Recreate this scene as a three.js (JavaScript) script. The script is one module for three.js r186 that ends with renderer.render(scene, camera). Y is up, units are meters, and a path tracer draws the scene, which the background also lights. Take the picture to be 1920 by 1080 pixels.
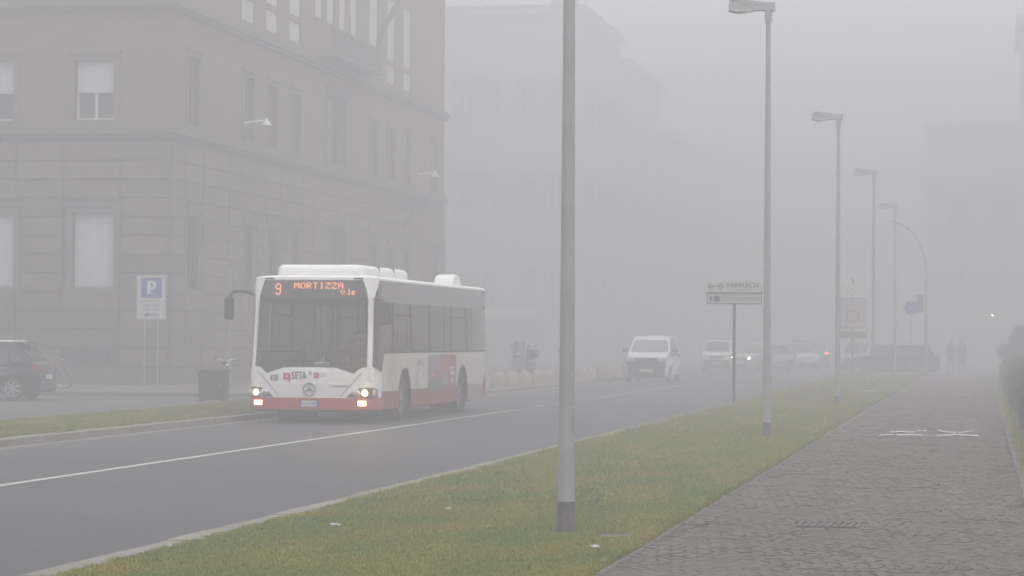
import * as THREE from 'three';
import { mergeGeometries, mergeVertices, toCreasedNormals } from 'three/addons/utils/BufferGeometryUtils.js';
import { RoundedBoxGeometry } from 'three/addons/geometries/RoundedBoxGeometry.js';
import { TessellateModifier } from 'three/addons/modifiers/TessellateModifier.js';
import { MarchingCubes } from 'three/addons/objects/MarchingCubes.js';
import { createNoise2D } from 'simplex-noise';

// ---------------------------------------------------------------- camera, sky, sun, exposure, fog
const scene = new THREE.Scene();
const camera = new THREE.PerspectiveCamera(2 * Math.atan(540 / 4800) * 180 / Math.PI, 16 / 9, 0.5, 3000);
camera.position.set(0, 1.68, 0);
camera.rotation.set(0.01964, 0.18141, 0.0065, 'YXZ');
const renderer = new THREE.WebGLRenderer({ antialias: true });
renderer.toneMapping = THREE.LinearToneMapping;
renderer.toneMappingExposure = 2.56;
renderer.shadowMap.enabled = true;
{
  const W = 64, H = 32, d = new Float32Array(W * H * 4);
  for (let j = 0; j < H; j++) {
    const el = ((j + 0.5) / H - 0.5) * Math.PI, L = 0.86 + 0.14 * Math.max(0, Math.sin(el));
    for (let i = 0; i < W; i++) d.set([L, L * 0.999, L * 1.022, 1], (j * W + i) * 4);
  }
  const sky = new THREE.DataTexture(d, W, H, THREE.RGBAFormat, THREE.FloatType);
  sky.mapping = THREE.EquirectangularReflectionMapping;
  sky.magFilter = THREE.LinearFilter;
  sky.needsUpdate = true;
  scene.background = sky;
  scene.environment = sky;
}
const sun = new THREE.DirectionalLight(0xfffaf2, 0.55);
sun.position.set(70, 130, 40);
sun.target.position.set(-10, 0, -60);
sun.castShadow = true;
sun.shadow.radius = 60;
sun.shadow.mapSize.set(2048, 2048);
Object.assign(sun.shadow.camera, { left: -120, right: 120, top: 120, bottom: -120, near: 1, far: 500 });
scene.add(sun, sun.target);
scene.fog = new THREE.FogExp2(0xf3f2f4, 0.0147);

// ---------------------------------------------------------------- helpers
let seed = 20240;
const rnd = () => { seed = (seed + 0x6d2b79f5) | 0; let t = Math.imul(seed ^ (seed >>> 15), 1 | seed); t = (t + Math.imul(t ^ (t >>> 7), 61 | t)) ^ t; return ((t ^ (t >>> 14)) >>> 0) / 4294967296; };
const rr = (a, b) => a + (b - a) * rnd();
const noise2 = createNoise2D(rnd);
const V = (x, y, z) => new THREE.Vector3(x, y, z);
const col = (r, g, b) => new THREE.Color().setRGB(r, g, b);
const std = (c, roughness = 0.85, o = {}) => new THREE.MeshStandardMaterial({ color: col(...c), roughness, ...o });
const phys = (c, roughness, o) => new THREE.MeshPhysicalMaterial({ color: col(...c), roughness, ...o });
const used = {};
function numbered(n) { used[n] = (used[n] ?? -1) + 1; return used[n] ? n + '_' + String(used[n]).padStart(3, '0') : n; }
function tag(o, label, category, group, kind) {
  if (label) o.userData.label = label;
  if (category) o.userData.category = category;
  if (group) o.userData.group = group;
  if (kind) o.userData.kind = kind;
  return o;
}
function mesh(name, geometry, material, parent, at) {
  const m = new THREE.Mesh(geometry, material);
  m.castShadow = m.receiveShadow = true;
  if (at) m.position.set(...at);
  m.name = parent ? name : numbered(name);
  (parent ?? scene).add(m);
  return m;
}
function thing(name, label, category, at = [0, 0, 0], turn = 0, group) {
  const o = new THREE.Group();
  o.name = numbered(name); o.position.set(...at); o.rotation.y = turn; scene.add(o);
  return tag(o, label, category, group);
}
function sub(name, parent, at = [0, 0, 0]) { const o = new THREE.Group(); o.name = name; o.position.set(...at); parent.add(o); return o; }
function copyOf(o, at, turn, label, group) {
  const c = o.clone(); c.name = numbered(o.name.replace(/_\d{3}$/, '')); c.userData = { ...o.userData };
  c.position.set(...at); c.rotation.y = turn; if (label) c.userData.label = label; if (group) c.userData.group = group; scene.add(c); return c;
}
const structure = (o) => tag(o, null, null, null, 'structure');
// uv in metres, by the way each face points
function metric(g) {
  const geo = g.index ? g.toNonIndexed() : g; geo.computeVertexNormals?.();
  const p = geo.attributes.position, uv = new Float32Array(p.count * 2), a = V(), b = V(), c = V(), n = V();
  for (let i = 0; i < p.count; i += 3) {
    a.fromBufferAttribute(p, i); b.fromBufferAttribute(p, i + 1); c.fromBufferAttribute(p, i + 2);
    n.copy(b).sub(a).cross(c.clone().sub(a));
    const ax = Math.abs(n.x), ay = Math.abs(n.y), az = Math.abs(n.z);
    for (const [k, v] of [[0, a], [1, b], [2, c]]) uv.set(ay >= ax && ay >= az ? [v.x, v.z] : ax >= az ? [v.z, v.y] : [v.x, v.y], (i + k) * 2);
  }
  geo.setAttribute('uv', new THREE.BufferAttribute(uv, 2));
  return geo;
}
const bare = (g) => { const n = g.index ? g.toNonIndexed() : g.clone(); for (const k of Object.keys(n.attributes)) if (k !== 'position' && k !== 'normal') n.deleteAttribute(k); return n; };
const join = (...gs) => mergeGeometries(gs.flat().map(bare));
const box = (x0, x1, y0, y1, z0, z1) => new THREE.BoxGeometry(Math.abs(x1 - x0), Math.abs(y1 - y0), Math.abs(z1 - z0)).translate((x0 + x1) / 2, (y0 + y1) / 2, (z0 + z1) / 2);
const rbox = (x0, x1, y0, y1, z0, z1, r = 0.03, s = 2) => new RoundedBoxGeometry(Math.abs(x1 - x0), Math.abs(y1 - y0), Math.abs(z1 - z0), s, r).translate((x0 + x1) / 2, (y0 + y1) / 2, (z0 + z1) / 2);
function bar(a, b, r0, r1 = r0, n = 10) {
  const A = V(...a), B = V(...b), d = B.clone().sub(A), g = new THREE.CylinderGeometry(r1, r0, d.length(), n);
  g.applyQuaternion(new THREE.Quaternion().setFromUnitVectors(V(0, 1, 0), d.clone().normalize()));
  return g.translate((A.x + B.x) / 2, (A.y + B.y) / 2, (A.z + B.z) / 2);
}
const tube = (pts, r, n = 24, k = 8) => new THREE.TubeGeometry(new THREE.CatmullRomCurve3(pts.map((p) => V(...p))), n, r, k);
const sheet = (x0, x1, z0, z1, y) => { const g = new THREE.PlaneGeometry(Math.abs(x1 - x0), Math.abs(z1 - z0)); g.rotateX(-Math.PI / 2); return metric(g.translate((x0 + x1) / 2, y, (z0 + z1) / 2)); };
// a texture of layered noise around a base colour (colour of the stuff itself: grain and patches)
function grain(size, metres, base, layers, tintTo) {
  const d = new Uint8Array(size * size * 4), k = (v) => Math.max(0, Math.min(255, Math.round(255 * Math.pow(Math.max(v, 0), 1 / 2.2))));
  const wrap = (x, y, f, o) => { // seamless noise
    const u = x / size, v = y / size, F = f;
    const n = (a, b) => noise2(a * F + o, b * F - o);
    return (n(u, v) * (1 - u) * (1 - v) + n(u - 1, v) * u * (1 - v) + n(u, v - 1) * (1 - u) * v + n(u - 1, v - 1) * u * v);
  };
  for (let y = 0; y < size; y++) for (let x = 0; x < size; x++) {
    let s = 1, t = 0;
    for (const [f, amp, o, kind] of layers) { const n = kind === 'w' ? rnd() * 2 - 1 : wrap(x, y, f, o); if (kind === 't') t += n * amp; else s += n * amp; }
    t = Math.max(0, Math.min(1, t));
    const c = base.map((b, i) => (tintTo ? b * (1 - t) + tintTo[i] * t : b) * s);
    d.set([k(c[0]), k(c[1]), k(c[2]), 255], (y * size + x) * 4);
  }
  const t = new THREE.DataTexture(d, size, size, THREE.RGBAFormat);
  t.colorSpace = THREE.SRGBColorSpace; t.wrapS = t.wrapT = THREE.RepeatWrapping; t.magFilter = THREE.LinearFilter; t.minFilter = THREE.LinearMipmapLinearFilter; t.repeat.set(1 / metres, 1 / metres); t.needsUpdate = true;
  return t;
}
function canvasTexture(w, h, draw) {
  const c = document.createElement('canvas'); c.width = w; c.height = h;
  draw(c.getContext('2d'), w, h);
  const t = new THREE.CanvasTexture(c); t.colorSpace = THREE.SRGBColorSpace; t.anisotropy = 4; return t;
}
const withMap = (map, roughness = 0.9, o = {}) => new THREE.MeshStandardMaterial({ map, roughness, ...o });
// a flat printed panel facing +z, uv 0..1
const panel = (w, h) => new THREE.PlaneGeometry(w, h);
const ORD = ['first', 'second', 'third', 'fourth', 'fifth', 'sixth', 'seventh', 'eighth', 'ninth', 'tenth', 'eleventh', 'twelfth', 'thirteenth', 'fourteenth', 'fifteenth', 'sixteenth'];

// ---------------------------------------------------------------- materials
const M = {
  asphalt: withMap(grain(1024, 11, [0.046, 0.046, 0.05], [[3, 0.12, 3], [9, 0.09, 9], [30, 0.07, 6], [120, 0.1, 1], [0, 0.14, 0, 'w'], [4, 0.7, 12, 't']], [0.041, 0.041, 0.044]), 0.8),
  yard: withMap(grain(512, 6, [0.085, 0.083, 0.082], [[3, 0.12, 5], [11, 0.1, 2], [50, 0.1, 7], [0, 0.12, 0, 'w']]), 0.88),
  slab: withMap(grain(256, 3, [0.13, 0.125, 0.12], [[4, 0.12, 5], [20, 0.1, 2], [0, 0.1, 0, 'w']]), 0.9),
  kerb: [0, 1, 2].map((k) => withMap(grain(128, 1.3, [[0.2, 0.185, 0.168], [0.175, 0.16, 0.147], [0.22, 0.203, 0.182]][k], [[3, 0.12, k], [14, 0.1, k + 2], [0, 0.12, 0, 'w'], [5, 0.8, 4 + k, 't']], [0.14, 0.13, 0.11]), 0.9)),
  soil: withMap(grain(512, 5, [0.13, 0.135, 0.045], [[6, 0.2, 3], [24, 0.2, 1], [0, 0.25, 0, 'w'], [5, 1.1, 8, 't'], [30, 0.6, 5, 't']], [0.16, 0.13, 0.07]), 1),
  joint: withMap(grain(256, 2, [0.063, 0.053, 0.046], [[6, 0.2, 3], [0, 0.25, 0, 'w'], [9, 0.9, 8, 't']], [0.042, 0.05, 0.024]), 1),
  setts: [[0.08, 0.059, 0.051], [0.073, 0.056, 0.05], [0.085, 0.064, 0.056], [0.075, 0.055, 0.047], [0.068, 0.056, 0.052]].map((c, k) => withMap(grain(64, 0.15, c, [[3, 0.15, k], [0, 0.14, 0, 'w']]), 0.75)),
  edging: [0, 1].map((k) => withMap(grain(128, 1.3, [[0.105, 0.093, 0.087], [0.092, 0.083, 0.078]][k], [[3, 0.12, k], [14, 0.1, k + 2], [0, 0.12, 0, 'w']]), 0.9)),
  sett: std([1, 1, 1], 0.75),
  paint: withMap(grain(256, 1.5, [0.42, 0.415, 0.4], [[5, 0.1, 2], [0, 0.08, 0, 'w'], [20, 0.5, 3, 't'], [60, 0.5, 8, 't']], [0.2, 0.195, 0.19]), 0.7),
  oldPaint: withMap(grain(128, 0.8, [0.56, 0.55, 0.53], [[5, 0.15, 2], [0, 0.1, 0, 'w'], [12, 1, 3, 't']], [0.2, 0.17, 0.16]), 0.8),
  pole: withMap(grain(128, 0.7, [0.36, 0.36, 0.37], [[2, 0.06, 1], [20, 0.06, 4], [0, 0.05, 0, 'w']]), 0.5, { metalness: 0.25 }),
  poleBase: withMap(grain(128, 0.4, [0.125, 0.118, 0.12], [[4, 0.2, 1], [18, 0.15, 4], [0, 0.1, 0, 'w'], [6, 0.6, 2, 't']], [0.16, 0.14, 0.12]), 0.85),
  lampHead: std([0.38, 0.38, 0.39], 0.5), lampGlass: std([0.55, 0.56, 0.57], 0.25),
  whitePaint: phys([0.8, 0.8, 0.8], 0.35, { clearcoat: 0.4, clearcoatRoughness: 0.2 }),
  dirtyWhite: phys([0.62, 0.6, 0.57], 0.55, {}),
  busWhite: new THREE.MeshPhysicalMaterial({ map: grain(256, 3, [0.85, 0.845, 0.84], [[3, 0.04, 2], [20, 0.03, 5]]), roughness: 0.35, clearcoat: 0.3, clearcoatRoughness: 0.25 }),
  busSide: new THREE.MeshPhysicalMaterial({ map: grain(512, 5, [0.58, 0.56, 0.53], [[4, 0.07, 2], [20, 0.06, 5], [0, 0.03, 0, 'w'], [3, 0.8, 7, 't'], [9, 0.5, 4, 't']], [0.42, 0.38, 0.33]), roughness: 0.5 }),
  busRed: new THREE.MeshPhysicalMaterial({ map: grain(256, 3, [0.42, 0.04, 0.045], [[3, 0.1, 2], [20, 0.08, 5], [5, 0.6, 3, 't']], [0.27, 0.06, 0.055]), roughness: 0.45 }),
  busRedDirty: new THREE.MeshPhysicalMaterial({ map: grain(256, 3, [0.24, 0.045, 0.045], [[3, 0.1, 2], [20, 0.08, 5], [5, 0.7, 3, 't']], [0.17, 0.08, 0.07]), roughness: 0.6 }),
  scrap: std([0.42, 0.41, 0.4], 0.8),
  rearSkirt: withMap(grain(256, 2, [0.33, 0.27, 0.25], [[3, 0.1, 2], [20, 0.1, 5], [5, 0.9, 3, 't']], [0.25, 0.17, 0.155]), 0.7),
  black: std([0.018, 0.018, 0.02], 0.5), rubber: std([0.03, 0.03, 0.03], 0.85), darkPlastic: std([0.035, 0.036, 0.038], 0.6), grey: std([0.2, 0.2, 0.21], 0.6),
  chrome: std([0.5, 0.5, 0.52], 0.25, { metalness: 0.9 }), rim: std([0.42, 0.42, 0.43], 0.4, { metalness: 0.6 }),
  blackGlass: phys([0.012, 0.013, 0.015], 0.08, { clearcoat: 1, clearcoatRoughness: 0.05 }),
  glass: phys([0.6, 0.64, 0.64], 0.04, { transmission: 1, thickness: 0, ior: 1.5 }),
  tint: phys([0.42, 0.46, 0.46], 0.05, { transmission: 1, thickness: 0, ior: 1.5 }),
  pane: phys([0.05, 0.055, 0.06], 0.08, {}),
  steel: std([0.3, 0.31, 0.32], 0.5, { metalness: 0.4 }),
};
// ---------------------------------------------------------------- the ground and the roads
const KL = -14.35, KR = -6.2, PL = -2.5, PR = 0.42, TOP = 0.1;
structure(mesh('ground', sheet(-600, 600, 300, -900, 0), M.yard));
structure(mesh('road', sheet(KL, KR, 30, -122, 0.004), M.asphalt));
structure(mesh('cross_street', sheet(-160, 160, -122, -147, 0.005), M.asphalt));
structure(mesh('far_road', sheet(KL, KR, -147, -420, 0.004), M.asphalt));
// white lines: the solid centre line, broken before the crossing, and the give-way dashes
{
  const line = structure(sub('centre_line', scene)); line.name = 'centre_line';
  const X = -10.72;
  for (const [a, b, w] of [[20, -59.3, 0.13], [-61.7, -63, 0.12], [-64.2, -65.2, 0.12], [-68.8, -70.5, 0.12], [-72, -103.5, 0.13]]) mesh('line_segment', sheet(X - w / 2, X + w / 2, a, b, 0.009), M.paint, line);
  const give = structure(sub('give_way_line', scene));
  for (let k = 0; k < 6; k++) mesh('dash', sheet(-10.3 + k * 0.68, -9.85 + k * 0.68, -112, -112.45, 0.009), M.paint, give);
  for (let k = 0; k < 6; k++) mesh('dash', sheet(KL + 0.4 + k * 0.6, KL + 0.75 + k * 0.6, -120.6, -121, 0.009), M.paint, give);
}
// kerbs of single stones
function kerb(name, x0, x1, z0, z1, top, len = 1, mats = M.kerb) {
  const o = structure(sub(name, scene));
  const geos = [0, 1, 2].map((k) => metric(rbox(x0, x1, -0.15, top, 0, len - 0.012, 0.014, 1).translate(0, [0, -0.004, 0.003][k], 0)));
  let i = 0;
  for (let z = z0; z > z1; z -= len, i++) {
    const m = mesh('kerb_stone', geos[(i * 7) % 3], mats[(i * 5 + (i >> 2)) % mats.length], o, [rr(-0.006, 0.006), 0, z - len]);
    m.rotation.y = rr(-0.004, 0.004);
  }
  return o;
}
kerb('road_kerb', KR, KR + 0.28, -14, -115, TOP + 0.005);
kerb('far_kerb', KL - 0.26, KL, -32, -121, 0.125);
structure(mesh('gutter', sheet(KL, KL + 0.3, 20, -121, 0.008), M.kerb[1]));
kerb('path_edging', PL - 0.11, PL, -15, -115, TOP + 0.003, 1, M.edging);
kerb('path_edging_by_hedge', PR, PR + 0.12, -18, -115, TOP + 0.012, 1, M.edging);
// lawns: soil bodies and, on them, the blades
structure(mesh('verge', metric(box(KR + 0.27, PL - 0.12, -0.2, TOP - 0.015, 20, -115)), M.soil));
structure(mesh('far_verge', metric(box(KL - 3.0, KL - 0.25, -0.2, 0.105, 20, -68)), M.soil));
structure(mesh('hedge_verge', metric(box(PR + 0.115, 3.4, -0.2, TOP - 0.012, 20, -115)), M.soil));
structure(mesh('far_pavement', metric(box(-26, KL - 0.255, -0.2, 0.118, -68, -121.5)), M.slab));
{
  const o = structure(sub('building_pavement', scene));
  mesh('paving', metric(box(-60, -17.4, -0.2, 0.112, -69.4, -80)).translate(0, -0.003, 0), M.slab, o);
  const g = metric(rbox(0, 1.19, -0.1, 0.12, -0.3, 0, 0.014, 1));
  for (let k = 0; k < 16; k++) mesh('kerb_stone', g, M.kerb[(k * 5) % 3], o, [-36.6 + k * 1.2, 0, -69.1]);
}
// blades of grass
{
  const g = [];
  for (let k = 0; k < 7; k++) {
    const a = k * 2.4 + 0.3, r = 0.25 + 0.12 * (k % 3), lean = 0.35 + 0.1 * (k % 4), w = 0.075, h = 0.7 + 0.15 * (k % 3);
    const cx = Math.cos(a) * r, cz = Math.sin(a) * r, tx = cx + Math.cos(a) * lean * h, tz = cz + Math.sin(a) * lean * h, px = -Math.sin(a + 0.6) * w, pz = Math.cos(a + 0.6) * w;
    const mx = cx + Math.cos(a) * lean * h * 0.35, mz = cz + Math.sin(a) * lean * h * 0.35;
    g.push(...[[cx - px, 0, cz - pz], [cx + px, 0, cz + pz], [mx + px * 0.7, h * 0.6, mz + pz * 0.7], [cx - px, 0, cz - pz], [mx + px * 0.7, h * 0.6, mz + pz * 0.7], [mx - px * 0.7, h * 0.6, mz - pz * 0.7], [mx - px * 0.7, h * 0.6, mz - pz * 0.7], [mx + px * 0.7, h * 0.6, mz + pz * 0.7], [tx, h, tz]].flat());
  }
  const blades = new THREE.BufferGeometry();
  blades.setAttribute('position', new THREE.Float32BufferAttribute(g, 3)); blades.computeVertexNormals();
  const mat = phys([1, 1, 1], 0.9, { transmission: 0.25, thickness: 0 });
  const lawn = (name, label, areas, top, edge) => {
    const list = [];
    for (const [x0, x1, z0, z1, per, size] of areas) {
      const n = Math.round((x1 - x0) * (z0 - z1) * per);
      for (let i = 0; i < n; i++) {
        const x = rr(x0, x1), z = rr(z0, z1);
        const bareness = noise2(x * 0.9 + 4, z * 0.5) + 0.4 * noise2(x * 4, z * 3);
        const nearEdge = edge ? Math.min(1, (x - x0) / 0.35 + 0.35 + 0.35 * noise2(x * 2, z * 1.3)) : 1;
        if (bareness < -0.95 || rnd() > nearEdge || (Math.abs(x + 2.87) < rr(0.1, 0.19) && Math.abs(z + 20.3) < rr(0.14, 0.3)) || Math.hypot(x + 3.31, z + 20.55) < 0.16) continue;
        list.push([x, z, size]);
      }
    }
    const im = new THREE.InstancedMesh(blades, mat, list.length), o = new THREE.Object3D(), c = new THREE.Color();
    list.forEach(([x, z, size], i) => {
      o.position.set(x, top - 0.006, z); o.rotation.set(0, rnd() * 6.28, 0);
      const s = size * rr(0.7, 1.3), patch = noise2(x * 0.55, z * 0.33) * 0.6 + noise2(x * 2.2 + 7, z * 1.1) * 0.4;
      o.scale.set(s * 1.25, s * rr(0.75, 1.25) * (1 + 0.25 * patch), s * 1.25); o.updateMatrix(); im.setMatrixAt(i, o.matrix);
      const dry = Math.max(0, Math.min(1, 0.34 + 0.5 * noise2(x * 0.8 + 20, z * 0.4 + 3) + rr(-0.3, 0.3))), b = rr(0.75, 1.25);
      c.setRGB((0.15 + 0.15 * dry) * b, (0.205 + 0.035 * dry) * b, (0.03 + 0.02 * dry) * b); im.setColorAt(i, c);
    });
    im.name = name; im.castShadow = im.receiveShadow = true; scene.add(im);
    tag(im, label, 'grass', null, 'stuff');
  };
  lawn('grass', 'short green and yellowish lawn between road kerb and paved path', [[KR + 0.22, PL - 0.05, -15, -24, 2300, 0.033], [KR + 0.22, PL - 0.05, -24, -42, 950, 0.048], [KR + 0.24, PL - 0.1, -42, -70, 330, 0.07], [KR + 0.24, PL - 0.1, -70, -115, 130, 0.1]], TOP, true);
  lawn('far_grass', 'dull green grass strip beyond the road, behind the far kerb', [[KL - 2.95, KL - 0.25, -32, -68, 300, 0.07]], 0.11, true);
  lawn('hedge_grass', 'thin grass strip between paved path and hedge', [[PR + 0.1, 1.0, -24, -100, 420, 0.06]], TOP, false);
}
// the paved path: small stone setts laid in arcs, courses of one band across the path
{
  const path = structure(sub('footpath', scene));
  mesh('bedding', metric(box(PL, PR, -0.2, TOP - 0.0035, 20, -115)), M.joint, path);
  const geo = metric(new RoundedBoxGeometry(0.087, 0.08, 0.105, 1, 0.006));
  const D = 0.85, N = 8, near = [], far = [];
  for (let z = -13; z > -115; z -= D) for (let k = -36; k < 8; k++) for (let j = 0; j < N; j++) {
    const t = ((j + 0.5) / N - 0.5) * 2, bulge = 0.19 * (1 - t * t), slope = Math.atan2(0.19 * 2 * t, D / 2);
    const x = k * 0.1 + bulge + rr(-0.004, 0.004), zz = z - (t * D) / 2 + rr(-0.004, 0.004);
    if (x < PL + 0.035 || x > PR - 0.035) continue;
    if (x > -1.55 && x < -1.0 && zz < -21.75 && zz > -22.35) continue;
    const s = [x, TOP - 0.04 + rr(-0.0025, 0.0025) + 0.006 * noise2(x * 0.8, zz * 0.5), zz, slope, Math.cos(slope)];
    (zz < -16.85 && near.length < 300 && x > -2.45 - (zz + 17) * 0.0 ? near : far).push(s);
  }
  for (const [x, y, z, a, c] of near) {
    const m = mesh('sett', geo, M.setts[Math.floor(rnd() * 5)], path, [x, y, z]);
    m.rotation.set(rr(-0.03, 0.03), a, rr(-0.03, 0.03)); m.scale.set(c * 0.99, 1, Math.min(1.25, 1 / c) * 1.0);
  }
  const im = new THREE.InstancedMesh(bare(new THREE.BoxGeometry(0.087, 0.08, 0.105)), M.sett, far.length), o = new THREE.Object3D(), cc = new THREE.Color();
  far.forEach(([x, y, z, a, c], i) => {
    o.position.set(x, y, z); o.rotation.set(rr(-0.03, 0.03), a, rr(-0.03, 0.03)); o.scale.set(c * 0.99, 1, Math.min(1.25, 1 / c)); o.updateMatrix(); im.setMatrixAt(i, o.matrix);
    const b = rr(0.88, 1.12), w = rnd(), p = 1 + 0.15 * noise2(x * 0.6, z * 0.3); cc.setRGB((0.074 + 0.01 * w) * b * p, (0.057 + 0.002 * w) * b * p, (0.051 - 0.002 * w) * b * p); im.setColorAt(i, cc);
  });
  im.name = 'setts'; im.castShadow = im.receiveShadow = true; tag(im, null, null, null, 'stuff'); path.add(im);
  // the worn white signs painted on the setts: a cycle sign and a pair of bowed strokes
  const sign = structure(sub('path_marking', scene)), Y = TOP + 0.016;
  const stroke = (pts, w) => {
    const c = new THREE.CatmullRomCurve3(pts.map(([x, z]) => V(x, 0, z))), q = [], n = 18;
    for (let i = 0; i < n; i++) {
      if (rnd() < 0.09) continue;
      const a = c.getPoint(i / n), b = c.getPoint((i + 1) / n), w0 = w * rr(0.7, 1.1), w1 = w * rr(0.7, 1.1);
      q.push(a.x, Y, a.z - w0, b.x, Y, b.z - w1, b.x, Y, b.z + w1, a.x, Y, a.z - w0, b.x, Y, b.z + w1, a.x, Y, a.z + w0);
    }
    const g = new THREE.BufferGeometry(); g.setAttribute('position', new THREE.Float32BufferAttribute(q, 3)); g.computeVertexNormals();
    mesh('stroke', metric(g), M.oldPaint, sign);
  };
  stroke([[-1.66, -42.8], [-1.5, -43.2], [-1.3, -43.1], [-1.1, -43.3], [-0.95, -43.1]], 0.27);
  stroke([[-1.55, -44.4], [-1.35, -44.7], [-1.15, -44.5], [-1.08, -45.2], [-0.93, -45.4]], 0.27);
  stroke([[-0.74, -45.6], [-0.6, -44.9], [-0.42, -44.6], [-0.25, -45], [-0.14, -45.7]], 0.27);
  stroke([[-0.72, -42.9], [-0.55, -43.3], [-0.4, -43.6], [-0.2, -43.4], [-0.04, -43.2]], 0.27);
  stroke([[-0.72, -76.8], [-0.5, -76.6], [-0.28, -76.8]], 0.3);
  stroke([[-1.6, -76.9], [-1.3, -76.7], [-1.05, -76.9]], 0.2);
}
{ // slotted drain in the path
  const d = thing('drain_grate', 'small slotted metal drain grate set into the paved path', 'drain', [-1.275, TOP - 0.004, -22.05]);
  mesh('pit', box(-0.24, 0.24, -0.12, -0.04, -0.27, 0.27), M.black, d);
  mesh('frame', join(box(-0.26, 0.26, -0.05, 0.015, 0.25, 0.28), box(-0.26, 0.26, -0.05, 0.015, -0.28, -0.25), box(-0.26, -0.235, -0.05, 0.015, -0.25, 0.25), box(0.235, 0.26, -0.05, 0.015, -0.25, 0.25)), M.edging[1], d);
  for (let k = 0; k < 7; k++) { const b = mesh('slot_bar', box(-0.016, 0.016, -0.04, 0.012, -0.25, 0.25), M.edging[0], d, [-0.19 + k * 0.063, 0, 0]); b.rotation.y = -0.06; }
}
tag(mesh('stone_cover', metric(rbox(-0.15, 0.15, -0.06, 0.012, -0.2, 0.2, 0.02, 2)), M.edging[0], null, [-2.87, TOP - 0.002, -20.3]), 'flat pinkish stone cover sunk in the grass beside nearest lamp post', 'cover');
for (const [x, z, s, label] of [[-5.26, -20.6, 0.032, 'white paper scrap on the lawn left of the nearest lamp post'], [-4.76, -22.8, 0.03, 'crumpled white scrap on grass between nearest lamp post and kerb'], [-2.83, -18.95, 0.03, 'pale scrap on the grass just below the flat stone cover'], [-3.3, -77, 0.2, 'white plastic sheet scrap lying far along the lawn']]) {
  const g = new THREE.IcosahedronGeometry(s, 2), p = g.attributes.position;
  for (let i = 0; i < p.count; i++) { const n = 1 + 0.5 * noise2(p.getX(i) * 40 + z, p.getZ(i) * 40 + p.getY(i) * 33); p.setXYZ(i, p.getX(i) * n * 1.2, p.getY(i) * n * 0.35, p.getZ(i) * n); }
  g.computeVertexNormals();
  tag(mesh('paper_scrap', g, M.scrap, null, [x, TOP + 0.03, z]), label, 'litter', 'white litter on the lawn');
}
{ // a hairline crack in the road and leaves blown against the kerb
  const q = []; let px = -9.9, pz = -18.8, w = 0.008;
  for (let i = 0; i < 40; i++) { const nx = px + 0.05 + rr(-0.02, 0.03), nz = pz + rr(-0.12, 0.06), y = 0.0085; q.push(px, y, pz - w, nx, y, nz - w, nx, y, nz + w, px, y, pz - w, nx, y, nz + w, px, y, pz + w); px = nx; pz = nz; }
  const g = new THREE.BufferGeometry(); g.setAttribute('position', new THREE.Float32BufferAttribute(q, 3)); g.computeVertexNormals();
  structure(mesh('road_crack', g, std([0.02, 0.02, 0.02], 1)));
  const leaf = new THREE.BufferGeometry(); leaf.setAttribute('position', new THREE.Float32BufferAttribute([-1, 0, 0, 0, 0.25, 0.55, 1, 0.1, 0, -1, 0, 0, 1, 0.1, 0, 0, 0.25, -0.55], 3)); leaf.computeVertexNormals();
  const n = 420, im = new THREE.InstancedMesh(leaf, std([1, 1, 1], 0.9), n), o = new THREE.Object3D(), c = new THREE.Color();
  for (let i = 0; i < n; i++) {
    const z = -15 - Math.pow(rnd(), 1.5) * 70, where = rnd(), x = where < 0.45 ? KR + 0.3 + Math.abs(rr(-0.5, 0.5)) : where < 0.6 ? KR - Math.abs(rr(-0.25, 0.25)) - 0.03 : rr(KR + 0.3, PR);
    o.position.set(x, x < KR ? 0.014 : x > PL ? TOP + 0.012 : TOP + 0.025, z); o.rotation.set(rr(-0.3, 0.3), rr(0, 6.28), rr(-0.3, 0.3)); o.scale.setScalar(rr(0.012, 0.03)); o.updateMatrix(); im.setMatrixAt(i, o.matrix);
    const b = rr(0.6, 1.3); c.setRGB(0.15 * b, 0.085 * b, 0.035 * b); im.setColorAt(i, c);
  }
  im.name = 'fallen_leaves'; im.castShadow = im.receiveShadow = true; scene.add(im); tag(im, 'small brown fallen leaves scattered over lawn, kerb and path', 'leaves', null, 'stuff');
}
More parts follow.
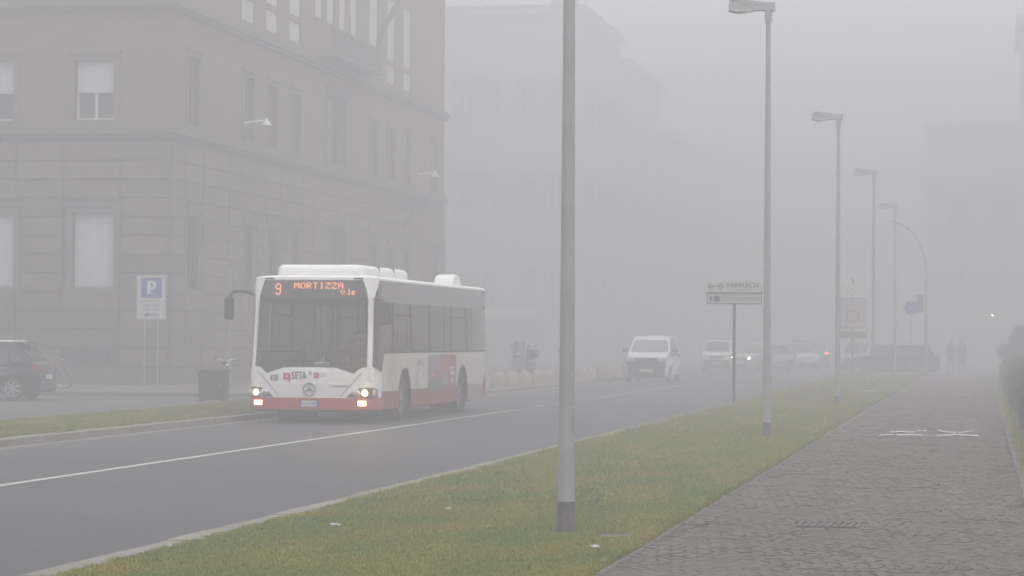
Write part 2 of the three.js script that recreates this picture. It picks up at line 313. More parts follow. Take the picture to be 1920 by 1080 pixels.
// hedge beside the path
{
  const h = thing('hedge', 'dark clipped evergreen hedge along the right side of path', 'hedge', [0, 0, 0]);
  const x0 = 0.78, x1 = 1.9, z0 = -30, z1 = -104, H = 1.0;
  mesh('branches', join(...Array.from({ length: 136 }, (_, k) => { const z = z0 - 0.2 - k * 0.54, x = rr(1.15, 1.5); return [bar([x, 0.02, z], [x + rr(-0.2, 0.2), 0.5, z + rr(-0.2, 0.2)], 0.018, 0.012, 5), bar([x, 0.3, z], [x + rr(-0.45, 0.45), 0.85, z + rr(-0.3, 0.3)], 0.012, 0.006, 4)]; }).flat()), std([0.05, 0.04, 0.03], 0.95), h);
  const leaf = new THREE.BufferGeometry(), q = [];
  for (let k = 0; k < 8; k++) {
    const a = V(rr(-1, 1), rr(-1, 1), rr(-1, 1)).normalize(), c = a.clone().multiplyScalar(rr(0.3, 1)), b = V(rr(-1, 1), rr(-1, 1), rr(-1, 1)).cross(a).normalize().multiplyScalar(0.24), t = c.clone().add(a.clone().multiplyScalar(0.75)), m = c.clone().lerp(t, 0.45);
    q.push(...c.toArray(), ...m.clone().add(b).toArray(), ...t.toArray(), ...c.toArray(), ...t.toArray(), ...m.clone().sub(b).toArray());
  }
  leaf.setAttribute('position', new THREE.Float32BufferAttribute(q, 3)); leaf.computeVertexNormals();
  const n = 42000, im = new THREE.InstancedMesh(leaf, phys([1, 1, 1], 0.7, { transmission: 0.2, thickness: 0 }), n), o = new THREE.Object3D(), c = new THREE.Color();
  for (let i = 0; i < n; i++) {
    const z = rr(z0, z1), wob = 0.14 * noise2(z * 0.5, 3) + 0.07 * noise2(z * 2.3, 8), side = rnd();
    let x, y;
    if (side < 0.4) { y = rr(0.14, H); x = x0 + wob + Math.abs(rr(-0.1, 0.25)) + 0.3 * (y / H) ** 5; } else if (side < 0.75) { x = rr(x0 + wob, x1); y = H + 0.05 - 0.25 * Math.max(0, 1 - (x - x0) / 0.3) + 0.16 * noise2(x * 1.3, z * 0.6) - Math.abs(rr(-0.05, 0.2)); } else { x = rr(x0 + 0.15, x1); y = rr(0.15, H - 0.1); }
    o.position.set(x, y, z); o.rotation.set(rnd() * 6, rnd() * 6, rnd() * 6); o.scale.setScalar(rr(0.035, 0.065)); o.updateMatrix(); im.setMatrixAt(i, o.matrix);
    const b = rr(0.6, 1.3); c.setRGB(0.03 * b, 0.045 * b, 0.022 * b); im.setColorAt(i, c);
  }
  im.name = 'foliage'; im.castShadow = im.receiveShadow = true; tag(im, null, null, null, 'stuff'); h.add(im);
}
// an evergreen past the end of the hedge
function smallTree(name, label, at, h, w, leaves, tone, low = 0.42) {
  const o = thing(name, label, 'tree', at, rr(0, 6)), bark = std([0.045, 0.038, 0.03], 0.95), g = [bar([0, -0.05, 0], [0.03, h * 0.5, 0.02], 0.09, 0.055, 8)];
  for (let k = 0; k < 9; k++) { const a = k * 2.4, y = h * (0.3 + 0.06 * k); g.push(bar([0.02, y, 0.01], [Math.cos(a) * w * 0.38, y + h * 0.18, Math.sin(a) * w * 0.38], 0.028, 0.01, 5)); }
  mesh('trunk', join(g), bark, o);
  const q = [], leaf = new THREE.BufferGeometry();
  for (let k = 0; k < 9; k++) { const a = V(rr(-1, 1), rr(-1, 1), rr(-1, 1)).normalize(), c = a.clone().multiplyScalar(rr(0.2, 1)), b = V(rr(-1, 1), rr(-1, 1), rr(-1, 1)).cross(a).normalize().multiplyScalar(0.26), t = c.clone().add(a.clone().multiplyScalar(0.8)), m = c.clone().lerp(t, 0.45); q.push(...c.toArray(), ...m.clone().add(b).toArray(), ...t.toArray(), ...c.toArray(), ...t.toArray(), ...m.clone().sub(b).toArray()); }
  leaf.setAttribute('position', new THREE.Float32BufferAttribute(q, 3)); leaf.computeVertexNormals();
  const im = new THREE.InstancedMesh(leaf, phys([1, 1, 1], 0.75, { transmission: 0.2, thickness: 0 }), leaves), d = new THREE.Object3D(), c = new THREE.Color();
  const lobes = Array.from({ length: 24 }, () => { const y = rr(low, 0.86), f = 0.42 * Math.sqrt(Math.max(0.15, 1 - ((y - 0.45) / 0.5) ** 2)); return [rr(-f, f) * w, h * y, rr(-f, f) * w, rr(0.12, 0.24) * w]; });
  for (let i = 0; i < leaves; i++) { const [lx, ly, lz, lr] = lobes[i % 24], v = V(rr(-1, 1), rr(-1, 1), rr(-1, 1)).normalize().multiplyScalar(lr * Math.pow(rnd(), 0.55) * rr(0.8, 1.35)); d.position.set(lx + v.x, ly + v.y * 0.85, lz + v.z); d.rotation.set(rnd() * 6, rnd() * 6, rnd() * 6); d.scale.setScalar(rr(0.05, 0.1)); d.updateMatrix(); im.setMatrixAt(i, d.matrix); const b = rr(0.6, 1.3); c.setRGB(tone[0] * b, tone[1] * b, tone[2] * b); im.setColorAt(i, c); }
  im.name = 'crown'; im.castShadow = im.receiveShadow = true; tag(im, null, null, null, 'stuff'); o.add(im);
}
smallTree('evergreen_shrub', 'tall dim evergreen shrub past the far end of the hedge', [1.75, 0.1, -108.5], 2.3, 1.7, 6000, [0.026, 0.036, 0.022], 0.14);
// ---------------------------------------------------------------- street lamps
function makeLamp(label) {
  const o = thing('street_lamp', label, 'street lamp', [0, 0, 0], 0, 'tall grey lamp posts in a row');
  const lathe = (pts) => new THREE.LatheGeometry(pts.map(([r, y]) => new THREE.Vector2(r, y)), 28);
  mesh('base_sleeve', metric(lathe([[0.0, -0.05], [0.075, -0.05], [0.075, 0.0], [0.073, 0.28], [0.069, 0.285], [0.0, 0.285]])), M.poleBase, o);
  mesh('pole', metric(lathe([[0.0, 0.28], [0.067, 0.28], [0.0665, 0.32], [0.06, 1.9], [0.052, 3.6], [0.046, 5.2], [0.0425, 5.8], [0.046, 5.805], [0.046, 5.86], [0.041, 5.865], [0.037, 7.1], [0.0, 7.1]])), M.pole, o);
  mesh('collar', lathe([[0.0, 6.98], [0.055, 6.98], [0.055, 7.2], [0.05, 7.22], [0.0, 7.22]]), M.lampHead, o);
  const door = mesh('access_door', rbox(0.05, 0.075, 0.86, 1.08, -0.035, 0.035, 0.008, 2), M.pole, o);
  mesh('lock', bar([0.074, 0.97, 0], [0.08, 0.97, 0], 0.008), M.steel, door);
  mesh('sticker', new THREE.CylinderGeometry(0.0603, 0.0603, 0.035, 10, 1, true, 0.1, 0.7).translate(0, 1.72, 0), M.dirtyWhite, o);
  // luminaire: a tapering hood, thick at its free end
  const s = new THREE.Shape(); s.moveTo(0.09, 7.19); s.lineTo(0.09, 7.3); s.lineTo(-0.2, 7.325); s.lineTo(-0.46, 7.37); s.quadraticCurveTo(-0.58, 7.375, -0.6, 7.34); s.lineTo(-0.615, 7.19); s.lineTo(-0.5, 7.165); s.lineTo(-0.2, 7.2); s.closePath();
  const hood = new THREE.ExtrudeGeometry(s, { depth: 0.2, bevelEnabled: true, bevelSize: 0.02, bevelThickness: 0.025, bevelSegments: 2 }).translate(0, 0, -0.1);
  const p = hood.attributes.position; for (let i = 0; i < p.count; i++) { const f = THREE.MathUtils.clamp((-p.getX(i)) / 0.45, 0.35, 1); p.setZ(i, p.getZ(i) * f); }
  hood.computeVertexNormals();
  const head = mesh('lamp_head', hood, M.lampHead, o);
  const lens = new THREE.Shape(); lens.moveTo(-0.23, 7.197); lens.lineTo(-0.5, 7.163); lens.lineTo(-0.595, 7.182); lens.lineTo(-0.5, 7.14); lens.lineTo(-0.3, 7.16); lens.closePath();
  mesh('lens', new THREE.ExtrudeGeometry(lens, { depth: 0.16, bevelEnabled: false }).translate(0, 0, -0.08), M.lampGlass, head);
  for (const y of [7.03, 7.1, 7.16]) mesh('bolt', bar([0.05, y, 0], [0.068, y, 0], 0.008, 0.008, 6), M.steel, o);
  return o;
}
const lampLabels = ['nearest tall grey lamp post, its dark base in the foreground lawn', 'second lamp post along the lawn, lamp head at top of picture', 'third lamp post along the lawn, beyond the pharmacy sign', 'fourth lamp post along the lawn, fading into fog', 'fifth and faintest lamp post at the far end of lawn'];
const lamp0 = makeLamp(lampLabels[0]); lamp0.position.set(-3.31, TOP - 0.01, -20.55); lamp0.scale.y = 0.958;
for (let k = 1; k < 5; k++) copyOf(lamp0, [-3.38, TOP - 0.01, -20.55 * (k + 1)], 0, lampLabels[k]);
function wallLamp(z, label) {
  const o = thing('wall_lamp', label, 'street lamp', [-25.6, 9.1, z], 0, 'lamps on brackets on the stone building');
  mesh('wall_plate', rbox(-0.1, -0.04, -0.05, 0.3, -0.12, 0.12, 0.015, 1), M.lampHead, o);
  mesh('arm', bar([-0.06, 0.12, 0], [0.62, 0.2, 0], 0.055, 0.045), M.whitePaint, o);
  mesh('shade', new THREE.LatheGeometry([[0.03, 0.3], [0.06, 0.26], [0.1, 0.18], [0.22, 0.05], [0.225, 0.03], [0.2, 0.03], [0.09, 0.16], [0.0, 0.18]].map((p) => new THREE.Vector2(...p)), 24).translate(0.74, 0, 0), M.whitePaint, o);
  mesh('bulb', new THREE.SphereGeometry(0.07, 12, 8).translate(0.74, 0.08, 0), M.lampGlass, o);
}
wallLamp(-87.2, 'white bracket lamp on the stone building, above the bus');
wallLamp(-115.6, 'farther white bracket lamp near the end of the stone building');
{
  const o = thing('floodlight', 'dark floodlight jutting from the far end of stone building', 'floodlight', [-25.3, 7.5, -112.5]);
  mesh('bracket', bar([-0.35, -0.9, 0], [0.25, 0, 0], 0.06, 0.05), M.darkPlastic, o);
  const h = mesh('housing', rbox(-0.5, 0.5, -0.2, 0.2, -0.25, 0.25, 0.04, 2), M.darkPlastic, o, [0.35, 0.15, 0]); h.rotation.z = 0.3;
  mesh('glass', box(-0.42, 0.42, -0.16, 0.16, 0.25, 0.256), M.pane, h);
}
// ---------------------------------------------------------------- buildings
const B = {
  stone: [0, 1, 2, 3].map((k) => withMap(grain(128, 2.2, [[0.115, 0.1, 0.09], [0.088, 0.079, 0.073], [0.14, 0.124, 0.111], [0.102, 0.091, 0.084]][k], [[3, 0.2, k], [10, 0.16, k + 3], [0, 0.1, 0, 'w'], [4, 0.9, k + 9, 't']], [0.08, 0.077, 0.075]), 0.95)),
  mortar: std([0.03, 0.029, 0.028], 1),
  brick: withMap(grain(512, 4, [0.175, 0.125, 0.112], [[4, 0.12, 1], [20, 0.1, 4], [0, 0.1, 0, 'w'], [5, 0.6, 3, 't']], [0.125, 0.1, 0.095]), 0.95),
  trim: withMap(grain(256, 3, [0.13, 0.124, 0.118], [[4, 0.12, 1], [20, 0.08, 4], [0, 0.06, 0, 'w'], [5, 0.6, 3, 't']], [0.095, 0.09, 0.088]), 0.95),
  render2: withMap(grain(256, 5, [0.42, 0.4, 0.37], [[4, 0.1, 1], [20, 0.06, 4], [5, 0.5, 3, 't']], [0.36, 0.34, 0.32]), 0.95),
  frame: std([0.62, 0.62, 0.61], 0.6), blind: withMap(grain(128, 2, [0.62, 0.63, 0.65], [[3, 0.05, 1], [0, 0.03, 0, 'w']]), 0.75), plaster: std([0.4, 0.39, 0.37], 0.9), roof: std([0.14, 0.1, 0.08], 0.95), shutter: std([0.07, 0.085, 0.075], 0.8),
};
// a wall slab in its own plane (u to the right, v up, outer face at depth 0 towards +n) with real openings
function wallSlab(u0, u1, v0, v1, holes, depth) {
  const s = new THREE.Shape(); s.moveTo(u0, v0); s.lineTo(u1, v0); s.lineTo(u1, v1); s.lineTo(u0, v1); s.closePath();
  for (const [a, b, c, d] of holes) { const h = new THREE.Path(); h.moveTo(a, c); h.lineTo(a, d); h.lineTo(b, d); h.lineTo(b, c); h.closePath(); s.holes.push(h); }
  return metric(new THREE.ExtrudeGeometry(s, { depth, bevelEnabled: false }).translate(0, 0, -depth));
}
// window set in an opening: frame, mullion, panes and, if any, a lowered blind
function windowIn(face, [a, b, c, d], { blind = 0, transom = 0, dark = false, leaves = 2, surround = 0, blindInset = 0.12, mullionMat = B.frame } = {}) {
  const w = sub('window', face), z = -0.26, f = 0.07;
  mesh('frame', join(box(a, a + f, c, d, z, z + 0.06), box(b - f, b, c, d, z, z + 0.06), box(a + f, b - f, c, c + f, z, z + 0.06), box(a + f, b - f, d - f, d, z, z + 0.06)), dark ? B.shutter : mullionMat, w);
  const n = leaves, iw = (b - a - 2 * f) / n;
  for (let k = 0; k < n; k++) {
    mesh('pane', box(a + f + k * iw + 0.02, a + f + (k + 1) * iw - 0.02, c + f, d - f, z + 0.01, z + 0.02), M.pane, w);
    if (k) mesh('mullion', box(a + f + k * iw - 0.045, a + f + k * iw + 0.045, c + f, d - f, z + 0.005, z + 0.05), dark ? B.shutter : mullionMat, w);
  }
  if (transom) mesh('transom', box(a + f, b - f, transom - 0.04, transom + 0.04, z + 0.003, z + 0.055), mullionMat, w);
  if (blind) {
    const y0 = d - f - (d - c - 2 * f) * blind, g = [];
    for (let y = y0; y < d - 0.03; y += 0.055) g.push(box(a + 0.03, b - 0.03, y, Math.min(y + 0.048, d - 0.005), -blindInset - 0.02, -blindInset + (Math.round(y * 100) % 2) * 0.004));
    mesh('blind', metric(join(g)), B.blind, w);
  }
  if (surround) {
    const t = surround, p = 0.07;
    mesh('surround', metric(join(box(a - t, a, c - 0.02, d + t, -0.1, p), box(b, b + t, c - 0.02, d + t, -0.1, p), box(a, b, d, d + t, -0.1, p), box(a - t - 0.06, b + t + 0.06, d + t, d + t + 0.12, -0.1, p + 0.08))), B.trim, w);
    mesh('sill', metric(box(a - t - 0.05, b + t + 0.05, c - 0.16, c - 0.02, -0.28, p + 0.06)), B.trim, w);
  }
  return w;
}
{ // the large building on the left: rusticated stone below, brick above
  const o = thing('stone_building', 'large grey stone and brick building with blank windows at left', 'building', [-25.7, 0, -79]);
  mesh('core', box(-30, -0.6, 0.1, 19, -42.2, -0.6), B.plaster, o);
  const rows = [0.657]; for (let k = 1; k <= 12; k++) rows.push(0.657 + 0.606 * k); // 0.657 .. 7.93
  let parts = 0; const late = [];
  const rest = [];
  // one face: holes, stone blocks, cornices. place() puts a face-space geometry where the face stands.
  function face(name, width, piers, bays, turn) {
    const f = sub(name, o); f.rotation.y = turn;
    const holes = [];
    for (const w of bays) if (w.hole) holes.push(w.hole);
    const dir = turn ? 1 : -1; // u runs away from the corner: to the left on the near face, along the street on the other
    const span = (a, b) => [Math.min(dir * a, dir * b), Math.max(dir * a, dir * b)];
    const H = holes.map(([a, b, c, d]) => [...span(a, b), c, d]);
    const [U0, U1] = span(turn ? 0.41 : 0, width);
    const ledge = (y0, y1, p) => box(turn ? 0 : U0, turn ? U1 : p, y0, y1, 0, p);
    mesh('lower_wall', wallSlab(U0, U1, 0, 8.1, H.filter((h) => h[3] < 8.1), 0.4), B.mortar, f);
    mesh('upper_wall', wallSlab(U0, U1, 8.1, 12.35, H.filter((h) => h[2] > 8.1 && h[3] < 12.4), 0.38), B.brick, f);
    mesh('attic_wall', wallSlab(U0, U1, 12.35, 19, H.filter((h) => h[2] > 12.4), 0.38), B.brick, f);
    mesh('plinth', metric(ledge(0, 0.64, 0.1)), B.stone[1], f);
    mesh('cornice', metric(join(ledge(8.12, 8.22, 0.1), ledge(8.22, 8.42, 0.22), ledge(8.42, 8.52, 0.13))), B.trim, f);
    mesh('string_course', metric(join(ledge(12.2, 12.32, 0.16), ledge(12.32, 12.5, 0.3), ledge(12.5, 12.62, 0.18))), B.trim, f);
    mesh('roof_cornice', metric(ledge(18.5, 19.1, 0.7)), B.trim, f);
    // stone blocks
    const geoms = new Map();
    piers.forEach(([a, b, limit], pi) => {
      for (let r = 0; r < 12; r++) {
        let segs = [span(a, b)];
        for (const [ha, hb, hc, hd] of H) {
          if (hd < rows[r] + 0.05 || hc > rows[r + 1] - 0.05 || hd > 8.1) continue;
          segs = segs.flatMap(([s, e]) => (hb + 0.24 <= s || ha - 0.24 >= e ? [[s, e]] : [[s, ha - 0.24], [hb + 0.24, e]])).filter(([s, e]) => e - s > 0.12);
        }
        for (const [s, e] of segs) {
          const w = e - s, key = w.toFixed(2), g = 0.018;
          if (!geoms.has(key)) geoms.set(key, metric(rbox(g, w - g, 0.032, 0.606 - 0.006, -0.02, 0.085, 0.02, 1)));
          const at = [s, rows[r], 0.001 + 0.01 * ((r * 3 + pi * 7) % 3)];
          if (limit && parts < 290) { parts++; mesh('stone_block', geoms.get(key), B.stone[(r * 5 + pi * 3 + (r * pi) % 3) % 4], f, at); }
          else { const q = bare(geoms.get(key)).translate(...at); q.rotateY(turn); late.push(q); }
        }
      }
    });
    return { f, span };
  }
  // near face
  {
    const cols = [[0.0, 1.67, 1], [1.67, 3.6, 1], [3.6, 5.2, 1], [5.2, 7.05, 1], [7.05, 8.6], [8.6, 10.5], [10.5, 13.5], [13.5, 16.5], [16.5, 19.5]];
    const at = [2.58, 5.98, 9.4, 12.9]; // window axes from the corner
    const bays = at.flatMap((c) => [{ hole: [c - 0.66, c + 0.66, 8.67, 10.6] }, { hole: [c - 0.7, c + 0.7, 3.22, 5.66] }, ...[-0.6, -0.2, 0.2, 0.6].map((d) => ({ hole: [c + d - 0.08, c + d + 0.08, 0.72, 1.2] }))]);
    const { f, span } = face('near_face', 20, cols, bays, 0);
    at.slice(0, 3).forEach((c) => {
      windowIn(f, [...span(c - 0.66, c + 0.66), 8.67, 10.6], { blind: 0.54, surround: 0.2, blindInset: 0.14 });
      windowIn(f, [...span(c - 0.7, c + 0.7), 3.22, 5.66], { blind: 1, surround: 0.22, blindInset: 0.16 });
      for (const d of [-0.6, -0.2, 0.2, 0.6]) mesh('cellar_grille', box(...span(c + d - 0.075, c + d + 0.075), 0.73, 1.19, -0.3, -0.27), M.black, f);
    });
  }
  // street face
  {
    const axis = [2.3, 8.8, 11.9, 15.1, 21.4, 27.9, 31.2, 34.4, 40.4], cols = [];
    let e = 0;
    for (const c of axis) {
      const w = c === 21.4 ? 2.4 : 0.95, n = Math.max(1, Math.round((c - w - e) / 1.7));
      for (let k = 0; k < n; k++) cols.push([e + ((c - w - e) * k) / n, e + ((c - w - e) * (k + 1)) / n, c < 20]);
      if (w > 1) { cols.push([c - w, c, 0], [c, c + w, 0]); } else cols.push([c - w, c + w, c < 20]);
      e = c + w;
    }
    cols.push([e, 42.6, 0]);
    const bays = [];
    for (const c of axis) {
      const big = c === 21.4, g = big ? 1.5 : 0.62;
      bays.push({ c, hole: [c - g, c + g, big ? 0.9 : 3.22, big ? 6.1 : 5.66], low: 1, big }, { c, hole: [c - g, c + g, 8.67, big ? 11.4 : 10.9], up: 1, big });
      if (c > 5 && c < 38 && !big) bays.push({ c, hole: [c - 0.85, c + 0.85, 12.85, 13.68], attic: 1 }, { c, hole: [c - 0.85, c + 0.85, 13.86, 16.6], attic: 2 });
    }
    for (const c of [18.6, 20.5, 22.4, 24.3]) bays.push({ c, hole: [c - 0.62, c + 0.62, 13.9, 17.2], attic: 3 });
    const { f, span } = face('street_face', 42.6, cols, bays, Math.PI / 2);
    for (const w of bays) {
      const [a, b, c, d] = w.hole, h = [...span(a, b), c, d];
      if (w.low) windowIn(f, h, { dark: true, surround: 0.2 });
      else if (w.up) windowIn(f, h, { dark: true, surround: 0.18, leaves: w.big ? 3 : 2 });
      else windowIn(f, h, { blind: w.attic === 3 ? 0.9 : 1, leaves: w.attic === 2 ? 2 : 1, blindInset: 0.08 });
    }
    const bal = sub('balcony', f);
    mesh('slab', metric(box(...span(17.6, 25.3), 12.62, 12.8, 0.02, 1.0)), B.trim, bal);
    for (let k = 0; k <= 24; k++) mesh('baluster', rbox(17.75 + k * 0.31, 17.87 + k * 0.31, 12.8, 13.62, 0.8, 0.92, 0.03, 1), B.trim, bal);
    mesh('handrail', metric(box(...span(17.6, 25.3), 13.62, 13.75, 0.76, 0.96)), B.trim, bal);
  }
  const s = mesh('stone_course', metric(join(late)), B.stone[0], o); tag(s, null, null, null, 'stuff');
  mesh('roof', box(-30, 0.5, 19.1, 19.4, -42.4, 0.5), B.roof, o);
}
{ // flag staff leaning from the balcony
  const p = thing('flag_pole', 'bare flag pole leaning out from balcony of the stone building', 'flag pole', [-25.2, 13, -103.6]);
  mesh('staff', bar([0, 0, 0], [1.7, 3.2, 0.5], 0.05, 0.03), B.shutter, p);
  mesh('furled_flag', tube([[0.5, 0.95, 0.15], [0.78, 1.5, 0.25], [1.15, 2.15, 0.34], [1.5, 2.8, 0.44]], 0.11, 16, 8), std([0.1, 0.09, 0.09], 0.95), p);
  mesh('bracket', rbox(-0.5, 0.08, -0.08, 0.08, -0.06, 0.06, 0.02, 1), M.darkPlastic, p);
}
function plainBuilding(name, label, at, [w, h, d], rowsFront, colsFront, rowsSide, colsSide, material, roofStep) {
  // near front faces +z, side along the street faces +x or -x
  const o = thing(name, label, 'building', at);
  mesh('core', box(-w + 0.5, -0.5, 0.1, h - 0.1, -d + 0.5, -0.5), B.plaster, o);
  const hf = rowsFront.flatMap(([c, e, ww]) => colsFront.map((x) => [x - ww, x + ww, c, e]));
  mesh('front_wall', wallSlab(-w, 0, 0, h, hf, 0.35), material, o);
  for (const q of hf) windowIn(o, q, { leaves: 2, surround: 0.14 });
  const f = sub('street_face', o); f.rotation.y = Math.PI / 2;
  const hs = rowsSide.flatMap(([c, e, ww]) => colsSide.map((x) => [x - ww, x + ww, c, e]));
  mesh('side_wall', wallSlab(0.36, d, 0, h, hs, 0.35), material, f);
  for (const q of hs) windowIn(f, q, { leaves: 2, surround: 0.14 });
  mesh('cornice', metric(join(box(-w - 0.2, 0.5, h, h + 0.3, -d, 0.5), ...rowsFront.map(([c]) => box(-w, 0.12, c - 0.75, c - 0.5, 0, 0.12)))), B.render2, o);
  const roof = mesh('roof', box(-w, 0.3, h + 0.3, h + 0.6, -d, 0.3), B.roof, o);
  if (roofStep) mesh('chimney', box(...roofStep), B.render2, roof);
  return o;
}
{
  const o = plainBuilding('corner_palazzo', 'pale palazzo with white framed windows across the side street, faint in fog', [-34.3, 0, -219.6], [26, 20.6, 16],
    [[3.2, 5.2, 0.5], [8.8, 10.9, 0.5], [14.3, 16.5, 0.5]], [-1.5, -3.3, -5.6, -7.1, -9.6, -12.1], [[3.2, 5.2, 0.5], [8.8, 10.9, 0.5], [14.3, 16.5, 0.5]], [2, 4.6, 7.2, 9.8, 12.4, 14.6], B.render2, [-2.2, -0.6, 21.2, 22, -3, -2]);
  const a = sub('awning', o);
  mesh('valance', metric(box(-6.0, -2.5, 2.22, 2.5, 1.36, 1.4)), B.blind, a);
  const s = new THREE.Shape(); s.moveTo(0, 2.95); s.lineTo(1.4, 2.48); s.lineTo(1.4, 2.52); s.lineTo(0, 3.0); s.closePath();
  mesh('cloth', new THREE.ExtrudeGeometry(s, { depth: 3.5, bevelEnabled: false }).rotateY(-Math.PI / 2).translate(-2.5, 0, 0), B.blind, a);
  mesh('shop_front', box(-6.0, -2.5, 0.1, 2.6, 0.01, 0.06), M.pane, o);
  o.scale.setScalar(1.45);
}
plainBuilding('row_house', 'tall plain house next along the street, its roofline barely visible', [-33.7, 0, -244.7], [20, 19.2, 18], [[14, 16, 0.5]], [-3], [[3, 5, 0.5], [8.5, 10.5, 0.5], [13.5, 15.5, 0.5]], [3, 6, 9, 12, 15], B.render2, [-4, -2, 19.8, 21, -6, -4]).scale.setScalar(1.45);
plainBuilding('low_house', 'lower house farthest along the street, nearly lost in fog', [-33.2, 0, -273.3], [20, 16, 40], [[9, 11, 0.5]], [-3], [[3, 5, 0.5], [8, 10, 0.5]], [4, 8, 12, 16, 20, 24], B.render2, [-5, -3, 16.6, 17.6, -9, -7]).scale.setScalar(1.45);
{ // across the junction, ahead of the path
  const o = thing('corner_house', 'dim house across the junction at the end of the path', 'building', [-4.7, 0, -228]); o.scale.setScalar(1.51);
  mesh('core', box(0.5, 27.5, 0.1, 13.4, -24, -0.5), B.plaster, o);
  const holes = [1.7, 4.3, 6.9, 9.5].flatMap((x) => [[x - 0.5, x + 0.5, 3.2, 5.2], [x - 0.5, x + 0.5, 7.4, 9.4]]);
  mesh('front_wall', wallSlab(0, 28, 0, 13.5, holes, 0.35), B.render2, o);
  for (const h of holes) windowIn(o, h, { dark: true });
  mesh('side_wall', metric(box(0, 0.3, 0, 13.5, -24, -0.36)), B.render2, o);
  mesh('cornice', metric(join(box(-0.45, 28, 10.2, 10.7, -24, 0.4), box(-0.2, 28, 13.5, 13.9, -24, 0.3))), B.render2, o);
}
{
  const o = thing('tall_house', 'tall building at right edge, only its shadowy top showing', 'building', [3.1, 0, -200]); o.scale.setScalar(1.44);
  mesh('core', box(0.4, 25.6, 0.1, 17.8, -12.1, -0.4), B.plaster, o);
  const holes = [2, 5, 8].flatMap((x) => [[x - 0.55, x + 0.55, 3, 5], [x - 0.55, x + 0.55, 7.5, 9.5], [x - 0.55, x + 0.55, 12, 14]]);
  mesh('front_wall', wallSlab(0, 26, 0, 18, holes, 0.35), B.render2, o);
  for (const h of holes) windowIn(o, h, { dark: true });
  mesh('side_wall', metric(box(0, 0.3, 0, 18, -12.4, -0.36)), B.render2, o);
  mesh('roof_cornice', metric(box(-0.35, 26, 18, 18.6, -12.4, 0.35)), B.render2, o);
}
// ---------------------------------------------------------------- bollards and street furniture
{
  const pts = [[0, 0], [0.235, 0], [0.245, 0.03], [0.232, 0.06], [0.23, 0.2], [0.222, 0.28], [0.2, 0.355], [0.165, 0.42], [0.12, 0.465], [0.065, 0.495], [0, 0.505]].map((p) => new THREE.Vector2(...p));
  const mat = [0, 1, 2].map((k) => withMap(grain(128, 0.7, [[0.35, 0.305, 0.265], [0.32, 0.28, 0.245], [0.37, 0.32, 0.275]][k], [[3, 0.12, k], [16, 0.1, k + 4], [0, 0.1, 0, 'w'], [4, 0.7, k, 't']], [0.26, 0.22, 0.185]), 0.95));
  const proto = metric(new THREE.LatheGeometry(pts, 22));
  for (let k = 0; k < 15; k++) {
    const z = -76.2 - k * 2.42 - (k % 3) * 0.12, o = thing('bollard', `${ORD[k]} domed sandstone bollard from the rear of the bus, along far kerb`, 'bollard', [-14.86, 0.115, z], rr(0, 6), 'domed stone bollards along the far kerb');
    mesh('dome', proto, mat[k % 3], o);
    mesh('footing', new THREE.CylinderGeometry(0.27, 0.275, 0.04, 20).translate(0, 0.0, 0), M.kerb[1], o);
  }
}
{ // parking sign on two posts
  const o = thing('parking_sign', 'white sign with blue P and left arrow on two posts', 'sign', [-24.5, 0.11, -73.6], 0.18);
  for (const x of [-0.2, 0.2]) mesh('post', bar([x, 0, -0.03], [x, 3.0, -0.03], 0.026, 0.026, 10), M.steel, o);
  const t = canvasTexture(256, 400, (c, w, h) => {
    c.fillStyle = '#b9b9bb'; c.fillRect(0, 0, w, h); c.strokeStyle = '#8d8f92'; c.lineWidth = 5; c.strokeRect(4, 4, w - 8, h - 8);
    c.fillStyle = '#1f3f9e'; c.beginPath(); c.roundRect(38, 20, 180, 184, 16); c.fill();
    c.fillStyle = '#d8d9db'; c.font = 'bold 168px sans-serif'; c.textAlign = 'center'; c.fillText('P', 128, 172);
    c.fillStyle = '#4a4b4d'; c.font = 'bold 28px sans-serif'; c.fillText('CUSTODITO', 128, 244); c.fillText('DELLA FIERA', 128, 282); c.font = 'bold 25px sans-serif'; c.fillText('8.00 - 19.00', 128, 317);
    c.fillStyle = '#222'; c.fillRect(96, 350, 96, 12); c.beginPath(); c.moveTo(56, 356); c.lineTo(104, 332); c.lineTo(104, 380); c.fill();
  });
  const b = mesh('board', rbox(-0.45, 0.45, 2.05, 3.4, -0.02, 0.0, 0.008, 2), M.steel, o);
  mesh('sign_face', panel(0.885, 1.335).translate(0, 2.725, 0.003), withMap(t, 0.55), b);
}
{ // back of a give-way triangle
  const o = thing('give_way_sign', 'grey back of a triangular give-way sign, beside the bus mirror', 'sign', [-21.0, 0.11, -70.2], Math.PI - 0.2);
  mesh('post', bar([0, 0, -0.035], [0, 3.5, -0.035], 0.03, 0.03, 10), M.steel, o);
  const s = new THREE.Shape(); s.moveTo(-0.24, 3.52); s.lineTo(0.24, 3.52); s.quadraticCurveTo(0.29, 3.52, 0.26, 3.46); s.lineTo(0.03, 2.88); s.quadraticCurveTo(0, 2.83, -0.03, 2.88); s.lineTo(-0.26, 3.46); s.quadraticCurveTo(-0.29, 3.52, -0.24, 3.52);
  mesh('plate', new THREE.ExtrudeGeometry(s, { depth: 0.02, bevelEnabled: false }), M.grey, o);
  for (const y of [3.1, 3.4]) mesh('clamp', rbox(-0.09, 0.09, y - 0.02, y + 0.02, -0.075, -0.002, 0.006, 1), M.steel, o);
}
